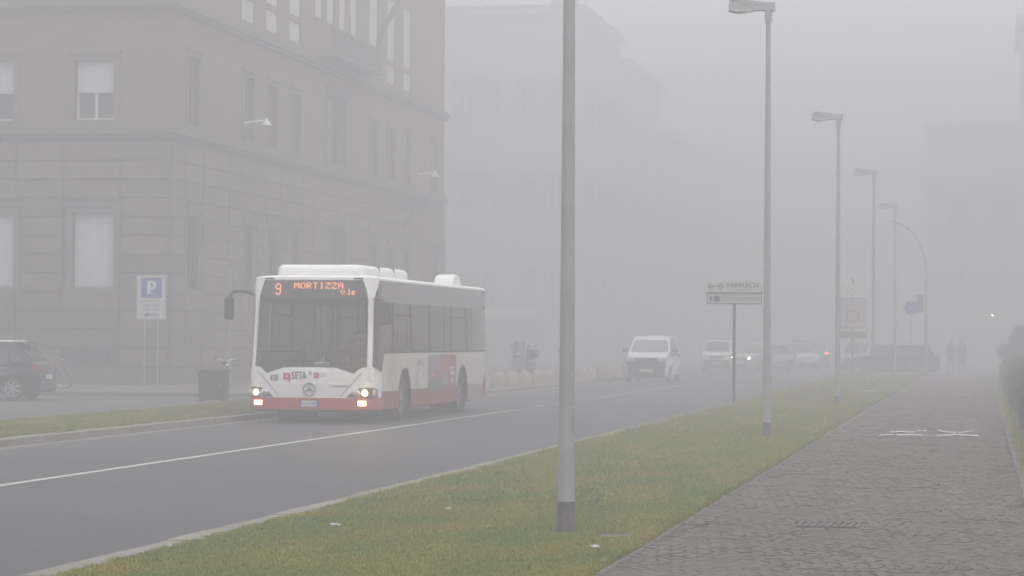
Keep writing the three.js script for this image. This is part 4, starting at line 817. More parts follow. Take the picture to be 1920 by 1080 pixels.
function pedestrian(label, at, turn, coat, trousers, hair, stride = 0.16) {
  const o = thing('person', label, 'person', at, turn, 'people on foot');
  const J = { hip: [0, 0.95, 0], chest: [0, 1.3, 0], neck: [0, 1.48, 0.01], head: [0, 1.64, 0.02], crown: [0, 1.68, 0.0], lh: [0.1, 0.92, 0], rh: [-0.1, 0.92, 0], lk: [0.1, 0.5, stride * 0.7], rk: [-0.1, 0.5, -stride * 0.2], la: [0.1, 0.09, stride], ra: [-0.1, 0.09, -stride * 1.3], lt: [0.11, 0.045, stride + 0.17], rt: [-0.11, 0.045, -stride * 1.3 + 0.16], ls: [0.19, 1.4, 0], rs: [-0.19, 1.4, 0], le: [0.25, 1.12, -0.06], re: [-0.25, 1.12, 0.04], lw: [0.24, 0.87, 0.04], rw: [-0.24, 0.87, 0.14], lhand: [0.24, 0.8, 0.06], rhand: [-0.24, 0.8, 0.17], nose: [0, 1.635, 0.125] };
  const bones = [['hip', 'chest', 0.15, 0.16], ['chest', 'neck', 0.13, 0.06], ['neck', 'head', 0.055, 0.06], ['head', 'crown', 0.095, 0.1], ['head', 'nose', 0.02, 0.015], ['lh', 'lk', 0.095, 0.065], ['rh', 'rk', 0.095, 0.065], ['lk', 'la', 0.062, 0.045], ['rk', 'ra', 0.062, 0.045], ['la', 'lt', 0.05, 0.04], ['ra', 'rt', 0.05, 0.04], ['ls', 'rs', 0.075, 0.075], ['ls', 'le', 0.065, 0.05], ['le', 'lw', 0.05, 0.036], ['rs', 're', 0.065, 0.05], ['re', 'rw', 0.05, 0.036], ['lw', 'lhand', 0.034, 0.036], ['rw', 'rhand', 0.034, 0.036]];
  const paint = (x, y, z) => (y < 0.11 ? [0.03, 0.028, 0.026] : y > 1.5 ? (y > 1.7 || (z < 0.03 && y > 1.56) ? hair : SKIN) : y < 0.85 && Math.abs(x) < 0.2 ? trousers : y < 0.845 ? SKIN : coat);
  mesh('body', figure(J, bones, paint, 72), skinMat, o);
  mesh('fingers', join(fingers([0.24, 0.775, 0.07], [0, -1, 0.2]), fingers([-0.24, 0.775, 0.18], [0, -1, 0.2])), std(SKIN, 0.8), o);
  return o;
}
pedestrian('person in dark coat walking at the junction, right of dark estate car', [-1.62, 0.01, -140.5], 0.5, [0.035, 0.035, 0.04], [0.03, 0.032, 0.04], [0.05, 0.04, 0.03]);
pedestrian('companion in dark jacket at junction, nearer the hedge', [-1.05, 0.01, -141], 0.2, [0.045, 0.04, 0.038], [0.03, 0.03, 0.036], [0.03, 0.025, 0.02], 0.1);
pedestrian('person in dark clothes on far pavement beside the white van', [-16.4, 0.115, -101.5], 2.6, [0.04, 0.042, 0.045], [0.035, 0.037, 0.045], [0.06, 0.045, 0.035], 0.14);
{ // motor scooter parked behind the bollards
  const o = thing('motor_scooter', 'dark motor scooter parked behind bollards, between bus and nearest lamp post', 'scooter', [-16.35, 0.115, -91.5], FACE - 0.2), dk = C.greyBlue;
  for (const x of [0.62, -0.6]) { const w = sub('wheel', o, [x, 0.25, 0]); mesh('tyre', new THREE.TorusGeometry(0.19, 0.06, 12, 26), M.rubber, w); mesh('rim', new THREE.CylinderGeometry(0.14, 0.14, 0.07, 18).rotateX(Math.PI / 2), M.rim, w); }
  mesh('body', rbox(-0.85, -0.05, 0.42, 0.78, -0.19, 0.19, 0.1, 4), dk, o);
  mesh('floorboard', rbox(-0.15, 0.45, 0.3, 0.38, -0.2, 0.2, 0.03, 2), C.plastic, o);
  const sh = mesh('front_shield', rbox(-0.06, 0.06, 0, 0.72, -0.27, 0.27, 0.05, 3), dk, o, [0.5, 0.32, 0]); sh.rotation.z = 0.25;
  mesh('fork', join(bar([0.62, 0.25, 0.07], [0.42, 0.95, 0.05], 0.025), bar([0.62, 0.25, -0.07], [0.42, 0.95, -0.05], 0.025)), M.steel, o);
  mesh('mudguard', new THREE.SphereGeometry(0.22, 18, 10, 0, 6.3, 0, 1.3).scale(1.2, 0.7, 0.5).translate(0.62, 0.36, 0), dk, o);
  mesh('handlebar', join(bar([0.38, 1.05, -0.34], [0.38, 1.05, 0.34], 0.016), bar([0.42, 0.9, 0], [0.38, 1.06, 0], 0.03)), C.plastic, o);
  mesh('headlight', new THREE.SphereGeometry(0.09, 16, 12).translate(0.5, 0.98, 0), C.lightGlass, o);
  const ws = mesh('windshield', rbox(-0.008, 0.008, 0, 0.42, -0.24, 0.24, 0.007, 1), M.glass, o, [0.46, 1.06, 0]); ws.rotation.z = 0.3;
  mesh('saddle', rbox(-0.8, -0.1, 0.76, 0.86, -0.15, 0.15, 0.05, 3), M.rubber, o);
  mesh('top_case', rbox(-1.1, -0.72, 0.86, 1.16, -0.2, 0.2, 0.06, 3), C.plastic, o);
  for (const k of [1, -1]) mesh('mirror', join(bar([0.36, 1.06, k * 0.25], [0.34, 1.25, k * 0.3], 0.008), new THREE.SphereGeometry(0.06, 12, 8).scale(0.4, 0.7, 1).translate(0.33, 1.28, k * 0.32)), C.plastic, o);
  mesh('stand', bar([-0.25, 0.3, 0.1], [-0.3, 0.0, 0.17], 0.015), M.steel, o);
}
// ---------------------------------------------------------------- the bus. Own axes: x across (positive towards the camera's right), y up, front at z = 0 facing +z, tail at z = -L.
{
  const BL = 11.55, bus = thing('city_bus', 'white city bus with red skirt, headlights on and orange destination display', 'bus', [-12.775, 0.004, -48]);
  // plan outline of one half, from the middle of the nose round to the middle of the tail: (x, w) with w running back
  const out = [];
  for (let i = 0; i <= 16; i++) { const x = (0.93 * i) / 16; out.push([x, 0.05 * (x / 0.93) ** 2]); }
  for (let i = 1; i <= 12; i++) { const a = (i / 12) * Math.PI / 2; out.push([0.93 + 0.345 * Math.sin(a), 0.05 + 0.1 * (i / 12) * 0 + 0.37 * (1 - Math.cos(a))]); }
  out.push([1.275, BL - 0.3]);
  for (let i = 1; i <= 8; i++) { const a = (i / 8) * Math.PI / 2; out.push([1.275 - 0.22 * (1 - Math.cos(a)), BL - 0.3 + 0.3 * Math.sin(a)]); }
  out.push([0, BL]);
  const len = [0]; for (let i = 1; i < out.length; i++) len.push(len[i - 1] + Math.hypot(out[i][0] - out[i - 1][0], out[i][1] - out[i - 1][1]));
  const sOfW = (w) => { let i = 28; return len[i] + (w - out[i][1]); };      // along the flat side
  const END = len[len.length - 1];
  const at = (s, y, off = 0) => {
    const k = Math.sign(s) || 1, q = Math.min(Math.abs(s), END); let i = 1; while (i < len.length - 1 && len[i] < q) i++;
    const t = (q - len[i - 1]) / (len[i] - len[i - 1]), [x0, w0] = out[i - 1], [x1, w1] = out[i];
    let x = x0 + (x1 - x0) * t, w = w0 + (w1 - w0) * t; const nx = (w1 - w0), nw = -(x1 - x0), l = Math.hypot(nx, nw) || 1;
    x += (nx / l) * off; w += (nw / l) * off;
    const lean = Math.max(0, y - 1.0); x *= 1 - 0.012 * lean; w += 0.14 * lean * Math.max(0, 1 - w / 2.2) - (w > BL - 1 ? 0 : 0);
    return V(k * x, y, -w);
  };
  const tess = new TessellateModifier(0.16, 7);
  // a panel cut from the skin: a polygon in (along the outline, height)
  function skin(name, pts, material, parent = bus, off = 0, thick = 0.02, holes = []) {
    const s = new THREE.Shape(pts.map((p) => new THREE.Vector2(...p)));
    for (const h of holes) s.holes.push(new THREE.Path(h.map((p) => new THREE.Vector2(...p))));
    let g = new THREE.ShapeGeometry(s).toNonIndexed(); g = tess.modify(g); if (g.index) g = g.toNonIndexed();
    const p = g.attributes.position, n = p.count, pos = [], uv = [];
    const tri = (o2, flip) => { for (let i = 0; i < n; i += 3) for (const k of flip ? [0, 2, 1] : [0, 1, 2]) { const a = p.getX(i + k), b = p.getY(i + k); pos.push(...at(a, b, o2).toArray()); uv.push(a, b); } };
    tri(off, false); if (thick) tri(off - thick, true);
    const G = new THREE.BufferGeometry(); G.setAttribute('position', new THREE.Float32BufferAttribute(pos, 3)); G.setAttribute('uv', new THREE.Float32BufferAttribute(uv, 2));
    const m = mesh(name, toCreasedNormals(G, 0.5), material, parent); return m;
  }
  const rect = (a, b, c, d) => [[a, c], [b, c], [b, d], [a, d]];
  const both = (f) => { f((p) => p, 1); f((p) => p.map(([s, y]) => [-s, y]).reverse(), -1); };
  const arcs = (cs, r, y0, y1, right) => { const a = []; for (let i = 0; i <= 8; i++) { const y = y0 + ((y1 - y0) * i) / 8; a.push([cs + (right ? 1 : -1) * Math.sqrt(Math.max(0.0001, r * r - (y - 0.5) ** 2)), y]); } return a; };
  const S0 = len[28], F = sOfW(2.72), Rr = sOfW(8.58), TAIL = sOfW(BL - 0.3), R = 0.57, belt = 1.36;

  // nose
  const screen = [[-1.13, 1.1], [-1.0, 1.08], [-0.87, 0.97], [-0.5, 1.09], [0.5, 1.09], [0.87, 0.97], [1.0, 1.08], [1.13, 1.1]];
  skin('windscreen', [...screen, [1.12, 2.42], [-1.12, 2.42]], M.glass, bus, 0.0, 0);
  skin('front_panel', [[-S0 - 0.25, 0.5], [S0 + 0.25, 0.5], [S0 + 0.25, 0.98], [1.24, 1.1], ...screen.slice().reverse().map(([s, y]) => [s, y]), [-1.24, 1.1], [-S0 - 0.25, 0.98]], M.busWhite);
  skin('front_bumper', [[-S0 - 0.3, 0.27], [S0 + 0.3, 0.27], [S0 + 0.3, 0.5], [-S0 - 0.3, 0.5]], M.busRed, bus, 0.012);
  skin('front_valance', rect(-1.2, 1.2, 0.225, 0.27), M.darkPlastic, bus, -0.06);
  skin('display_panel', rect(-1.12, 1.12, 2.42, 2.79), M.blackGlass, bus, 0.0);
  skin('header', rect(-S0, S0, 2.79, 2.84), M.busWhite, bus, 0.006);
  both((m, k) => {
    skin('windscreen_pillar', m([[1.13, 1.08], [1.24, 1.08], [1.24, 2.3], [1.28, 2.52], [1.42, 2.8], [1.0, 2.8], [1.09, 2.55], [1.12, 2.35]]), M.busWhite, bus, 0.012);
    skin('panel_seam', m([[1.02, 1.0], [1.045, 1.0], [0.62, 0.52], [0.595, 0.52]]), std([0.3, 0.3, 0.3], 0.6), bus, 0.004, 0);
  });
  const slatM = std([0.5, 0.5, 0.5], 0.6);
  for (let k = 0; k < 5; k++) { const y = 0.545 + k * 0.05, w = 0.6 + k * 0.05; skin('nose_slat', rect(-w, w, y, y + 0.007), slatM, bus, 0.004, 0); }
  // sides
  both((m, k) => {
    skin('driver_window', m([[1.26, 1.12], [1.36, 1.02], [1.74, 1.02], [2.0, belt + 0.02], [2.62, belt + 0.02], [2.62, 2.36], [1.26, 2.36]]), M.tint, bus, 0, 0);
    skin('roof_band', m([[1.32, 2.36], [TAIL + 0.15, 2.36], [TAIL + 0.15, 2.79], [1.42, 2.79]]), M.blackGlass);
    const cut = [1.72, 3.3, 5.1, 6.62, 7.3, 9.0, 9.75].map((w) => sOfW(w));
    for (let i = 0; i < cut.length - 1; i++) {
      skin('side_window', m(rect(cut[i] + 0.05, cut[i + 1] - 0.05, belt + 0.04, 2.36)), M.tint, bus, 0, 0);
      skin('window_pillar', m(rect(cut[i] - 0.05, cut[i] + 0.05, belt, 2.36)), M.black, bus, 0.003);
      if (i === 0 || i === 4) { skin('hopper_bar', m(rect(cut[i] + 0.06, cut[i + 1] - 0.06, 2.1, 2.14)), M.black, bus, 0.006); skin('hopper_post', m(rect(cut[i + 1] - 0.12, cut[i + 1] - 0.06, 2.14, 2.36)), M.black, bus, 0.006); }
    }
    skin('window_sill', m(rect(1.98, TAIL, belt, belt + 0.04)), M.black, bus, 0.004);
    skin('engine_panel', m(rect(cut[6] - 0.05, TAIL + 0.15, belt, 2.36)), M.blackGlass, bus, 0.001);
    for (let i = 0; i < 15; i++) skin('louvre', m(rect(sOfW(9.95), sOfW(10.75), belt + 0.1 + i * 0.055, belt + 0.13 + i * 0.055)), M.grey, bus, 0.012, 0.012);
    // lower side: white panel with wheel arches, red band below
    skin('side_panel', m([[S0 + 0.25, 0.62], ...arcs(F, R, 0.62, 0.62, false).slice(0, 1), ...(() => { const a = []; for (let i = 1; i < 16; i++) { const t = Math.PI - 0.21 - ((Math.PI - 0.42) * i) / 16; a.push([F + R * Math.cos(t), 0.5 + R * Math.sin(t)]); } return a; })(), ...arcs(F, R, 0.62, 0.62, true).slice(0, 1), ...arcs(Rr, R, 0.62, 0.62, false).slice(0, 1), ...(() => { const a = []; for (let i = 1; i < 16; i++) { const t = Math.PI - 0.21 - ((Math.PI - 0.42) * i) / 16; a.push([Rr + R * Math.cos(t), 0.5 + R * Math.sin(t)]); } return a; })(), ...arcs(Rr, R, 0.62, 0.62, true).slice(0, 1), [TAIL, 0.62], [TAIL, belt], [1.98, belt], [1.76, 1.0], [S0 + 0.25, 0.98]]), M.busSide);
    skin('red_skirt', m([[S0 + 0.24, 0.27], ...arcs(F, R, 0.27, 0.62, false), [S0 + 0.24, 0.62]]), M.busRedDirty);
    skin('red_skirt', m([...arcs(F, R, 0.27, 0.62, true).reverse(), ...arcs(Rr, R, 0.27, 0.62, false)]), M.busRedDirty);
    skin('rear_skirt', m([...arcs(Rr, R, 0.27, 0.62, true).reverse(), [TAIL, 0.3], [TAIL, 0.62]]), M.rearSkirt);
    skin('tail_corner', m([[TAIL, 0.3], [TAIL + 0.12, 0.32], [TAIL + 0.12, 1.02], [TAIL - 0.3, 0.62], [TAIL - 0.3, 0.3]]), M.busRedDirty, bus, 0.006);
    for (const w of [1.62, 4.9, 7.85, 10.2]) skin('panel_joint', m(rect(sOfW(w) - 0.008, sOfW(w) + 0.008, 0.3, belt)), M.grey, bus, 0.004, 0);
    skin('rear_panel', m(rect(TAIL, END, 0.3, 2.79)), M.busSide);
    // wheel-arch lips and liners
    for (const c of [F, Rr]) {
      const lip = []; for (let i = 0; i <= 18; i++) { const t = Math.PI + 0.42 - ((Math.PI + 0.84) * i) / 18; lip.push([c + (R + 0.0) * Math.cos(t), 0.5 + R * Math.sin(t)]); } for (let i = 18; i >= 0; i--) { const t = Math.PI + 0.42 - ((Math.PI + 0.84) * i) / 18; lip.push([c + (R - 0.05) * Math.cos(t), 0.5 + (R - 0.05) * Math.sin(t)]); }
      skin('arch_lip', m(lip.reverse()), M.rubber, bus, 0.01, 0.03);
    }
    const side = k;
    for (const w of [2.72, 8.58]) {
      const g = new THREE.CylinderGeometry(0.58, 0.58, 0.62, 24, 1, true, -Math.PI / 2 - 0.3, Math.PI + 0.6).rotateX(Math.PI / 2).rotateY(Math.PI / 2).translate(side * 0.94, 0.5, -w);
      mesh('wheel_house', g, M.black, bus);
      mesh('arch_wall', box(side * 0.62, side * 0.64, 0.3, 1.1, -w - 0.58, -w + 0.58), M.black, bus);
      const wl = sub('wheel', bus, [side * 1.06, 0.485, -w]);
      mesh('tyre', new THREE.LatheGeometry([[0.29, -0.13], [0.42, -0.15], [0.468, -0.135], [0.484, -0.1], [0.484, 0.1], [0.468, 0.135], [0.42, 0.15], [0.29, 0.13]].map((p) => new THREE.Vector2(...p)), 36).rotateZ(Math.PI / 2), M.rubber, wl);
      mesh('rim', new THREE.LatheGeometry([[0.0, 0.05], [0.1, 0.06], [0.16, 0.02], [0.25, 0.03], [0.29, 0.12], [0.3, 0.12]].map((p) => new THREE.Vector2(...p)), 30).rotateZ(-side * Math.PI / 2), std([0.22, 0.21, 0.2], 0.7), wl);
      mesh('hub', new THREE.CylinderGeometry(0.09, 0.1, 0.08, 18).rotateZ(Math.PI / 2).translate(side * 0.08, 0, 0), M.grey, wl);
    }
  });
  skin('rear_window', rect(END - 0.9, END, 1.6, 2.5), M.blackGlass, bus, 0.006);
  mesh('axle', join(bar([-1, 0.485, -2.72], [1, 0.485, -2.72], 0.09), bar([-1, 0.485, -8.58], [1, 0.485, -8.58], 0.11)), M.black, bus);
  mesh('underfloor', join(box(-1.15, 1.15, 0.27, 0.36, -BL + 0.3, -0.3), box(-0.8, 0.8, 0.18, 0.3, -8.0, -5.2), box(-0.9, 0.9, 0.2, 0.3, -11.5, -9.4)), M.black, bus);
  // roof: rings drawn in towards the middle
  {
    const N = [], seq = []; for (let s = -END; s <= END + 0.001; s += END / 130) seq.push(s);
    const rings = [[2.785, 0.004], [2.82, 0.0], [2.85, -0.05], [2.868, -0.14], [2.88, -0.3]].map(([y, o]) => seq.map((s) => { const v = at(s, 2.785, 0), c = V(0, 0, -BL / 2), d = at(s, 2.785, o); return V(d.x, y, d.z); }));
    for (let r = 0; r < rings.length - 1; r++) for (let i = 0; i < seq.length - 1; i++) { const a = rings[r][i], b = rings[r][i + 1], c = rings[r + 1][i + 1], d = rings[r + 1][i]; N.push(a, b, c, a, c, d); }
    const top = rings[rings.length - 1]; for (let i = 0; i < seq.length - 1; i++) N.push(top[i], top[i + 1], V(0, 2.9, THREE.MathUtils.clamp((top[i].z + top[i + 1].z) / 2, -BL + 1, -1)));
    const g = new THREE.BufferGeometry().setFromPoints(N); mesh('roof', metric(toCreasedNormals(g, 0.7)), M.busWhite, bus);
  }
  const pod = (x0, x1, z0, z1, h, r) => rbox(x0, x1, 2.8, 2.86 + h, z0, z1, r, 6);
  const ac = mesh('air_conditioner', pod(-0.88, 0.88, -4.75, -0.75, 0.24, 0.13), M.busWhite, bus);
  for (const z of [-2.1, -3.4]) mesh('cover_joint', rbox(-0.885, 0.885, 2.9, 3.105, z - 0.006, z + 0.006, 0.005, 1), M.grey, ac);
  mesh('roof_hatch', rbox(-0.4, 0.5, 2.84, 2.915, -7.3, -6.0, 0.03, 3), M.busWhite, bus);
  const rp = new THREE.Shape(); rp.moveTo(-0.5, 2.84); rp.quadraticCurveTo(-0.44, 3.0, -0.34, 3.07); rp.quadraticCurveTo(-0.22, 3.14, 0, 3.14); rp.quadraticCurveTo(0.22, 3.14, 0.34, 3.07); rp.quadraticCurveTo(0.44, 3.0, 0.5, 2.84); rp.closePath();
  mesh('engine_vent', new THREE.ExtrudeGeometry(rp, { depth: 0.34, bevelEnabled: true, bevelSize: 0.04, bevelThickness: 0.06, bevelSegments: 3 }).rotateY(Math.PI / 2).translate(0.3, -0.02, -10.7), M.busWhite, bus);
  mesh('aerial', bar([0.55, 2.85, -0.9], [0.55, 3.05, -0.98], 0.02, 0.008), M.darkPlastic, bus);
  both((m, k) => skin('marker_light', m(rect(0.82, 1.0, 2.8, 2.83)), M.darkPlastic, bus, 0.016));
  // lamps
  const glow = (c, i) => new THREE.MeshStandardMaterial({ color: 0xffffff, emissive: col(...c), emissiveIntensity: i, roughness: 0.3 }), lampOn = { 1: glow([1, 0.76, 0.4], 5), [-1]: glow([1, 0.8, 0.46], 2.6) }, fogOn = { 1: glow([1, 0.68, 0.28], 4.2), [-1]: glow([1, 0.68, 0.27], 1.9) };
  both((m, k) => {
    const hl = skin('headlight', m([[0.72, 0.515], [1.42, 0.515], [1.4, 0.66], [1.25, 0.705], [0.98, 0.695], [0.82, 0.6]]), M.darkPlastic, bus, 0.012);
    const p = at(k * 1.08, 0.6, 0.028), f = at(k * 1.03, 0.4, 0.02);
    mesh('reflector', new THREE.SphereGeometry(0.085, 18, 12).scale(1, 1, 0.4).translate(...at(k * 0.92, 0.585, 0.0).toArray()), M.chrome, hl);
    mesh('lamp', new THREE.SphereGeometry(0.062, 18, 12).scale(1, 1, 0.5).translate(p.x, p.y, p.z), lampOn[k], hl);
    mesh('turn_signal', new THREE.SphereGeometry(0.07, 14, 10).scale(1, 1, 0.5).translate(...at(k * 1.28, 0.6, 0).toArray()), phys([0.5, 0.45, 0.4], 0.2, {}), hl);
    mesh('fog_light', rbox(-0.085, 0.085, -0.047, 0.047, -0.02, 0.012, 0.02, 3).translate(f.x, f.y, f.z), fogOn[k], bus);
    for (const [q, I, a] of [[p, k > 0 ? 11 : 2, 0.42], [f, k > 0 ? 8 : 1.4, 0.42]]) {
      const L = new THREE.SpotLight(0xffb668, I, 0, a, 1, 2); L.castShadow = true;
      L.position.set(q.x - 12.775, q.y, q.z - 48 + 0.06); L.target.position.set(q.x - 12.775 + 2.2, q.y + 2.3, q.z - 48 + 9); scene.add(L, L.target);
    }
  });
  // destination display: dot matrix
  const G57 = { M: '10001 11011 10101 10101 10001 10001 10001', O: '01110 10001 10001 10001 10001 10001 01110', R: '11110 10001 10001 11110 10100 10010 10001', T: '11111 00100 00100 00100 00100 00100 00100', I: '01110 00100 00100 00100 00100 00100 01110', Z: '11111 00001 00010 00100 01000 10000 11111', A: '01110 10001 10001 11111 10001 10001 10001', 9: '01110 10001 10001 10001 01111 00001 00001 10001 01110', V: '10001 10001 10001 10001 10001 01010 00100', '.': '0 0 0 0 0 0 1', l: '110 010 010 010 010 010 111', e: '00000 00000 01110 10001 11111 10000 01110' };
  const led = new THREE.MeshStandardMaterial({ color: 0x331008, emissive: col(1, 0.3, 0.13), emissiveIntensity: 1.0, roughness: 0.6 });
  const disp = sub('destination_display', bus);
  const glyph = (ch, s0, y0, px, py) => { const g = []; G57[ch].split(' ').forEach((row, j) => [...row].forEach((b, i) => { if (b === '1') { const c = at(s0 + i * px, y0 - j * py, 0.006); g.push(box(c.x - px * 0.44, c.x + px * 0.44, c.y - py * 0.42, c.y + py * 0.42, c.z - 0.004, c.z + 0.004)); } })); mesh('led_character', join(g), led, disp); };
  glyph('9', -0.77, 2.705, 0.0235, 0.0245);
  [...'MORTIZZA'].forEach((ch, i) => glyph(ch, -0.38 + i * 0.128, 2.725, 0.0205, 0.0165));
  ['V', '.', 'l', 'e'].forEach((ch, i) => glyph(ch, [0.57, 0.675, 0.72, 0.785][i], 2.59, 0.0145, 0.014));
  // mirrors
  {
    const m1 = sub('mirror', bus);
    mesh('arm', tube([[-1.2, 2.5, -0.25], [-1.34, 2.56, 0.0], [-1.5, 2.53, 0.16], [-1.56, 2.43, 0.2]], 0.032, 20, 8), M.darkPlastic, m1);
    mesh('housing', rbox(-1.655, -1.475, 2.0, 2.44, 0.12, 0.26, 0.05, 3), M.darkPlastic, m1);
    mesh('mirror_glass', box(-1.64, -1.49, 2.03, 2.41, 0.112, 0.118), M.chrome, m1);
    const m2 = sub('mirror', bus);
    mesh('arm', tube([[1.2, 2.42, -0.35], [1.32, 2.42, -0.3], [1.4, 2.36, -0.28]], 0.03, 14, 8), M.darkPlastic, m2);
    mesh('housing', rbox(1.3, 1.54, 1.92, 2.38, -0.36, -0.22, 0.05, 3), M.darkPlastic, m2);
    mesh('mirror_glass', box(1.32, 1.52, 1.95, 2.35, -0.37, -0.362), M.chrome, m2);
  }
  // wipers
  for (const [a, b] of [[[-0.6, 1.1], [0.02, 1.2]], [[0.35, 1.1], [0.85, 1.16]]]) { const p = at(...a, 0.03), q = at(...b, 0.03), c = sub('wiper', bus); mesh('wiper_arm', bar(p.toArray(), q.toArray(), 0.012, 0.008, 6), M.black, c); mesh('wiper_blade', bar(at(a[0] + 0.15, a[1] + 0.02, 0.018).toArray(), at(b[0] + 0.25, b[1] + 0.03, 0.018).toArray(), 0.012, 0.012, 6), M.rubber, c); }
  // number plate, ring badge and printed lettering
  const print = (name, w, h, s, y, draw, off = 0.006, px = 256) => { const t = canvasTexture(px, Math.round((px * h) / w), draw), c = at(s, y, off); const m = mesh(name, panel(w, h), new THREE.MeshStandardMaterial({ map: t, roughness: 0.5 }), bus, c.toArray()); const a = at(s - 0.05, y, off), b = at(s + 0.05, y, off); m.rotation.y = Math.atan2(-(b.z - a.z), b.x - a.x); return m; };
  mesh('plate_holder', rbox(-0.2, 0.2, 0.325, 0.455, -0.01, 0.022, 0.01, 1), M.darkPlastic, bus);
  print('number_plate', 0.36, 0.11, 0, 0.39, (c, w, h) => { c.fillStyle = '#d5d6d8'; c.fillRect(0, 0, w, h); c.fillStyle = '#2450b5'; c.fillRect(0, 0, 26, h); c.fillRect(w - 26, 0, 26, h); c.fillStyle = '#26282b'; c.font = 'bold 58px sans-serif'; c.textAlign = 'center'; c.fillText('DS 912MF', w / 2, h * 0.76, 190); }, 0.026);
  {
    const c = at(0, 0.665, 0.012), b = sub('star_badge', bus, c.toArray());
    mesh('ring', new THREE.TorusGeometry(0.118, 0.011, 8, 36), M.grey, b);
    for (let k = 0; k < 3; k++) { const a = Math.PI / 2 + (k * 2 * Math.PI) / 3, s = new THREE.Shape(), n = [-Math.sin(a) * 0.02, Math.cos(a) * 0.02]; s.moveTo(n[0], n[1]); s.lineTo(Math.cos(a) * 0.115, Math.sin(a) * 0.115); s.lineTo(-n[0], -n[1]); s.closePath(); mesh('star_point', new THREE.ExtrudeGeometry(s, { depth: 0.01, bevelEnabled: false }), M.grey, b); }
  }
  const cutout = (name, pts, s, y, material, holes = []) => { const sh = new THREE.Shape(pts.map((p) => new THREE.Vector2(...p))); holes.forEach((h) => sh.holes.push(new THREE.Path(h.map((p) => new THREE.Vector2(...p))))); const c = at(s, y, 0.003); const m = mesh(name, new THREE.ExtrudeGeometry(sh, { depth: 0.004, bevelEnabled: false }), material, bus, c.toArray()); const a = at(s - 0.05, y), b = at(s + 0.05, y); m.rotation.y = Math.atan2(-(b.z - a.z), b.x - a.x); return m; };
  const red = std([0.5, 0.035, 0.05], 0.5), ink = std([0.05, 0.05, 0.055], 0.5), inkGrey = std([0.22, 0.22, 0.23], 0.6);
  cutout('logo_mark', [[-0.07, -0.065], [0.03, -0.065], [0.07, -0.13], [0.07, 0.07], [-0.07, 0.07]], -0.455, 0.91, red, [[[-0.022, -0.015], [0.025, -0.015], [0.025, 0.03], [-0.022, 0.03]]]);
  const { FontLoader } = await import('three/addons/loaders/FontLoader.js'), { TextGeometry } = await import('three/addons/geometries/TextGeometry.js');
  const font = await new FontLoader().loadAsync('fonts/droid/droid_sans_bold.typeface.json');
  const letters = (name, text, size, s, y, material, squeeze = 0.8) => { const g = new TextGeometry(text, { font, size, depth: 0.004, curveSegments: 4, bevelEnabled: false }); g.scale(squeeze, 1, 1); const c = at(s, y, 0.004), m = mesh(name, g, material, bus, c.toArray()), a = at(s, y), b = at(s + 0.2, y); m.rotation.y = Math.atan2(-(b.z - a.z), b.x - a.x); return m; };
  letters('lettering', 'SETA', 0.145, -0.365, 0.862, ink, 0.66);
  letters('lettering', '438', 0.115, -0.8, 0.828, ink, 0.66);
  cutout('small_logo', [[-0.05, -0.05], [0.05, -0.05], [0.05, 0.05], [-0.05, 0.05]], 0.14, 0.935, red, [[[-0.03, -0.01], [0.0, -0.01], [0.0, 0.015], [-0.03, 0.015]], [[0.008, -0.02], [0.032, -0.02], [0.032, 0.0], [0.008, 0.0]]]);
  mesh('registered_dot', new THREE.TorusGeometry(0.022, 0.009, 8, 18), inkGrey, bus, at(0.015, 0.985, 0.004).toArray());
  print('small_print', 0.11, 0.07, 0.255, 0.945, (c, w, h) => { c.fillStyle = '#dedddb'; c.fillRect(0, 0, w, h); c.fillStyle = '#bdbdbd'; for (let k = 0; k < 4; k++) c.fillRect(20, 22 + k * 36, 200 - (k % 2) * 50, 16); }, 0.004, 128);
  for (let k = 0; k < 11; k++) cutout('type_letter', [[0, 0], [0.022, 0], [0.028, 0.03], [0.006, 0.03]], 0.44 + k * 0.031, 0.715, inkGrey);
  skin('advert', rect(sOfW(4.95), sOfW(7.82), 0.55, 1.31), withMap(canvasTexture(512, 136, (c, w, h) => {
    c.fillStyle = '#84595f'; c.fillRect(0, 0, w, h); c.fillStyle = '#86858f'; c.fillRect(0, 0, 210, 58); c.fillStyle = '#8f6670'; c.fillRect(0, 58, 215, 34); c.fillStyle = '#66656f'; c.fillRect(0, 92, 240, 44); c.fillStyle = '#9a6a72'; c.fillRect(215, 0, 190, 70); c.fillStyle = '#8c8f96'; c.fillRect(258, 76, 74, 42); c.fillStyle = '#cfc3c6'; c.fillRect(390, 46, 80, 12); c.fillRect(400, 66, 90, 14); c.fillRect(410, 94, 52, 16); c.fillStyle = '#c7bcc4'; c.font = 'bold 22px sans-serif'; c.fillText('SCONTI', 24, 84);
  }), 0.5), bus, 0.006, 0).geometry.attributes.uv.array.forEach((v, i, a) => { a[i] = i % 2 ? (v - 0.55) / 0.76 : (v - sOfW(4.95)) / 2.87; });
  print('side_lettering', 0.62, 0.16, sOfW(4.2), 1.16, (c, w, h) => { c.fillStyle = '#b5b0aa'; c.fillRect(0, 0, w, h); c.fillStyle = '#a33a45'; c.fillRect(10, 12, 40, 40); c.fillStyle = '#4a4a4c'; c.font = 'bold 44px sans-serif'; c.fillText('SETA', 64, 50); }, 0.006);
  // inside: floor, seats, rails, dashboard, wheel
  const seatM = std([0.05, 0.07, 0.16], 0.85), lining = std([0.1, 0.1, 0.1], 0.8);
  mesh('floor', box(-1.2, 1.2, 0.36, 0.4, -BL + 0.35, -0.4), std([0.1, 0.1, 0.1], 0.9), bus);
  mesh('ceiling', box(-1.18, 1.18, 2.6, 2.64, -BL + 0.4, -0.55), lining, bus);
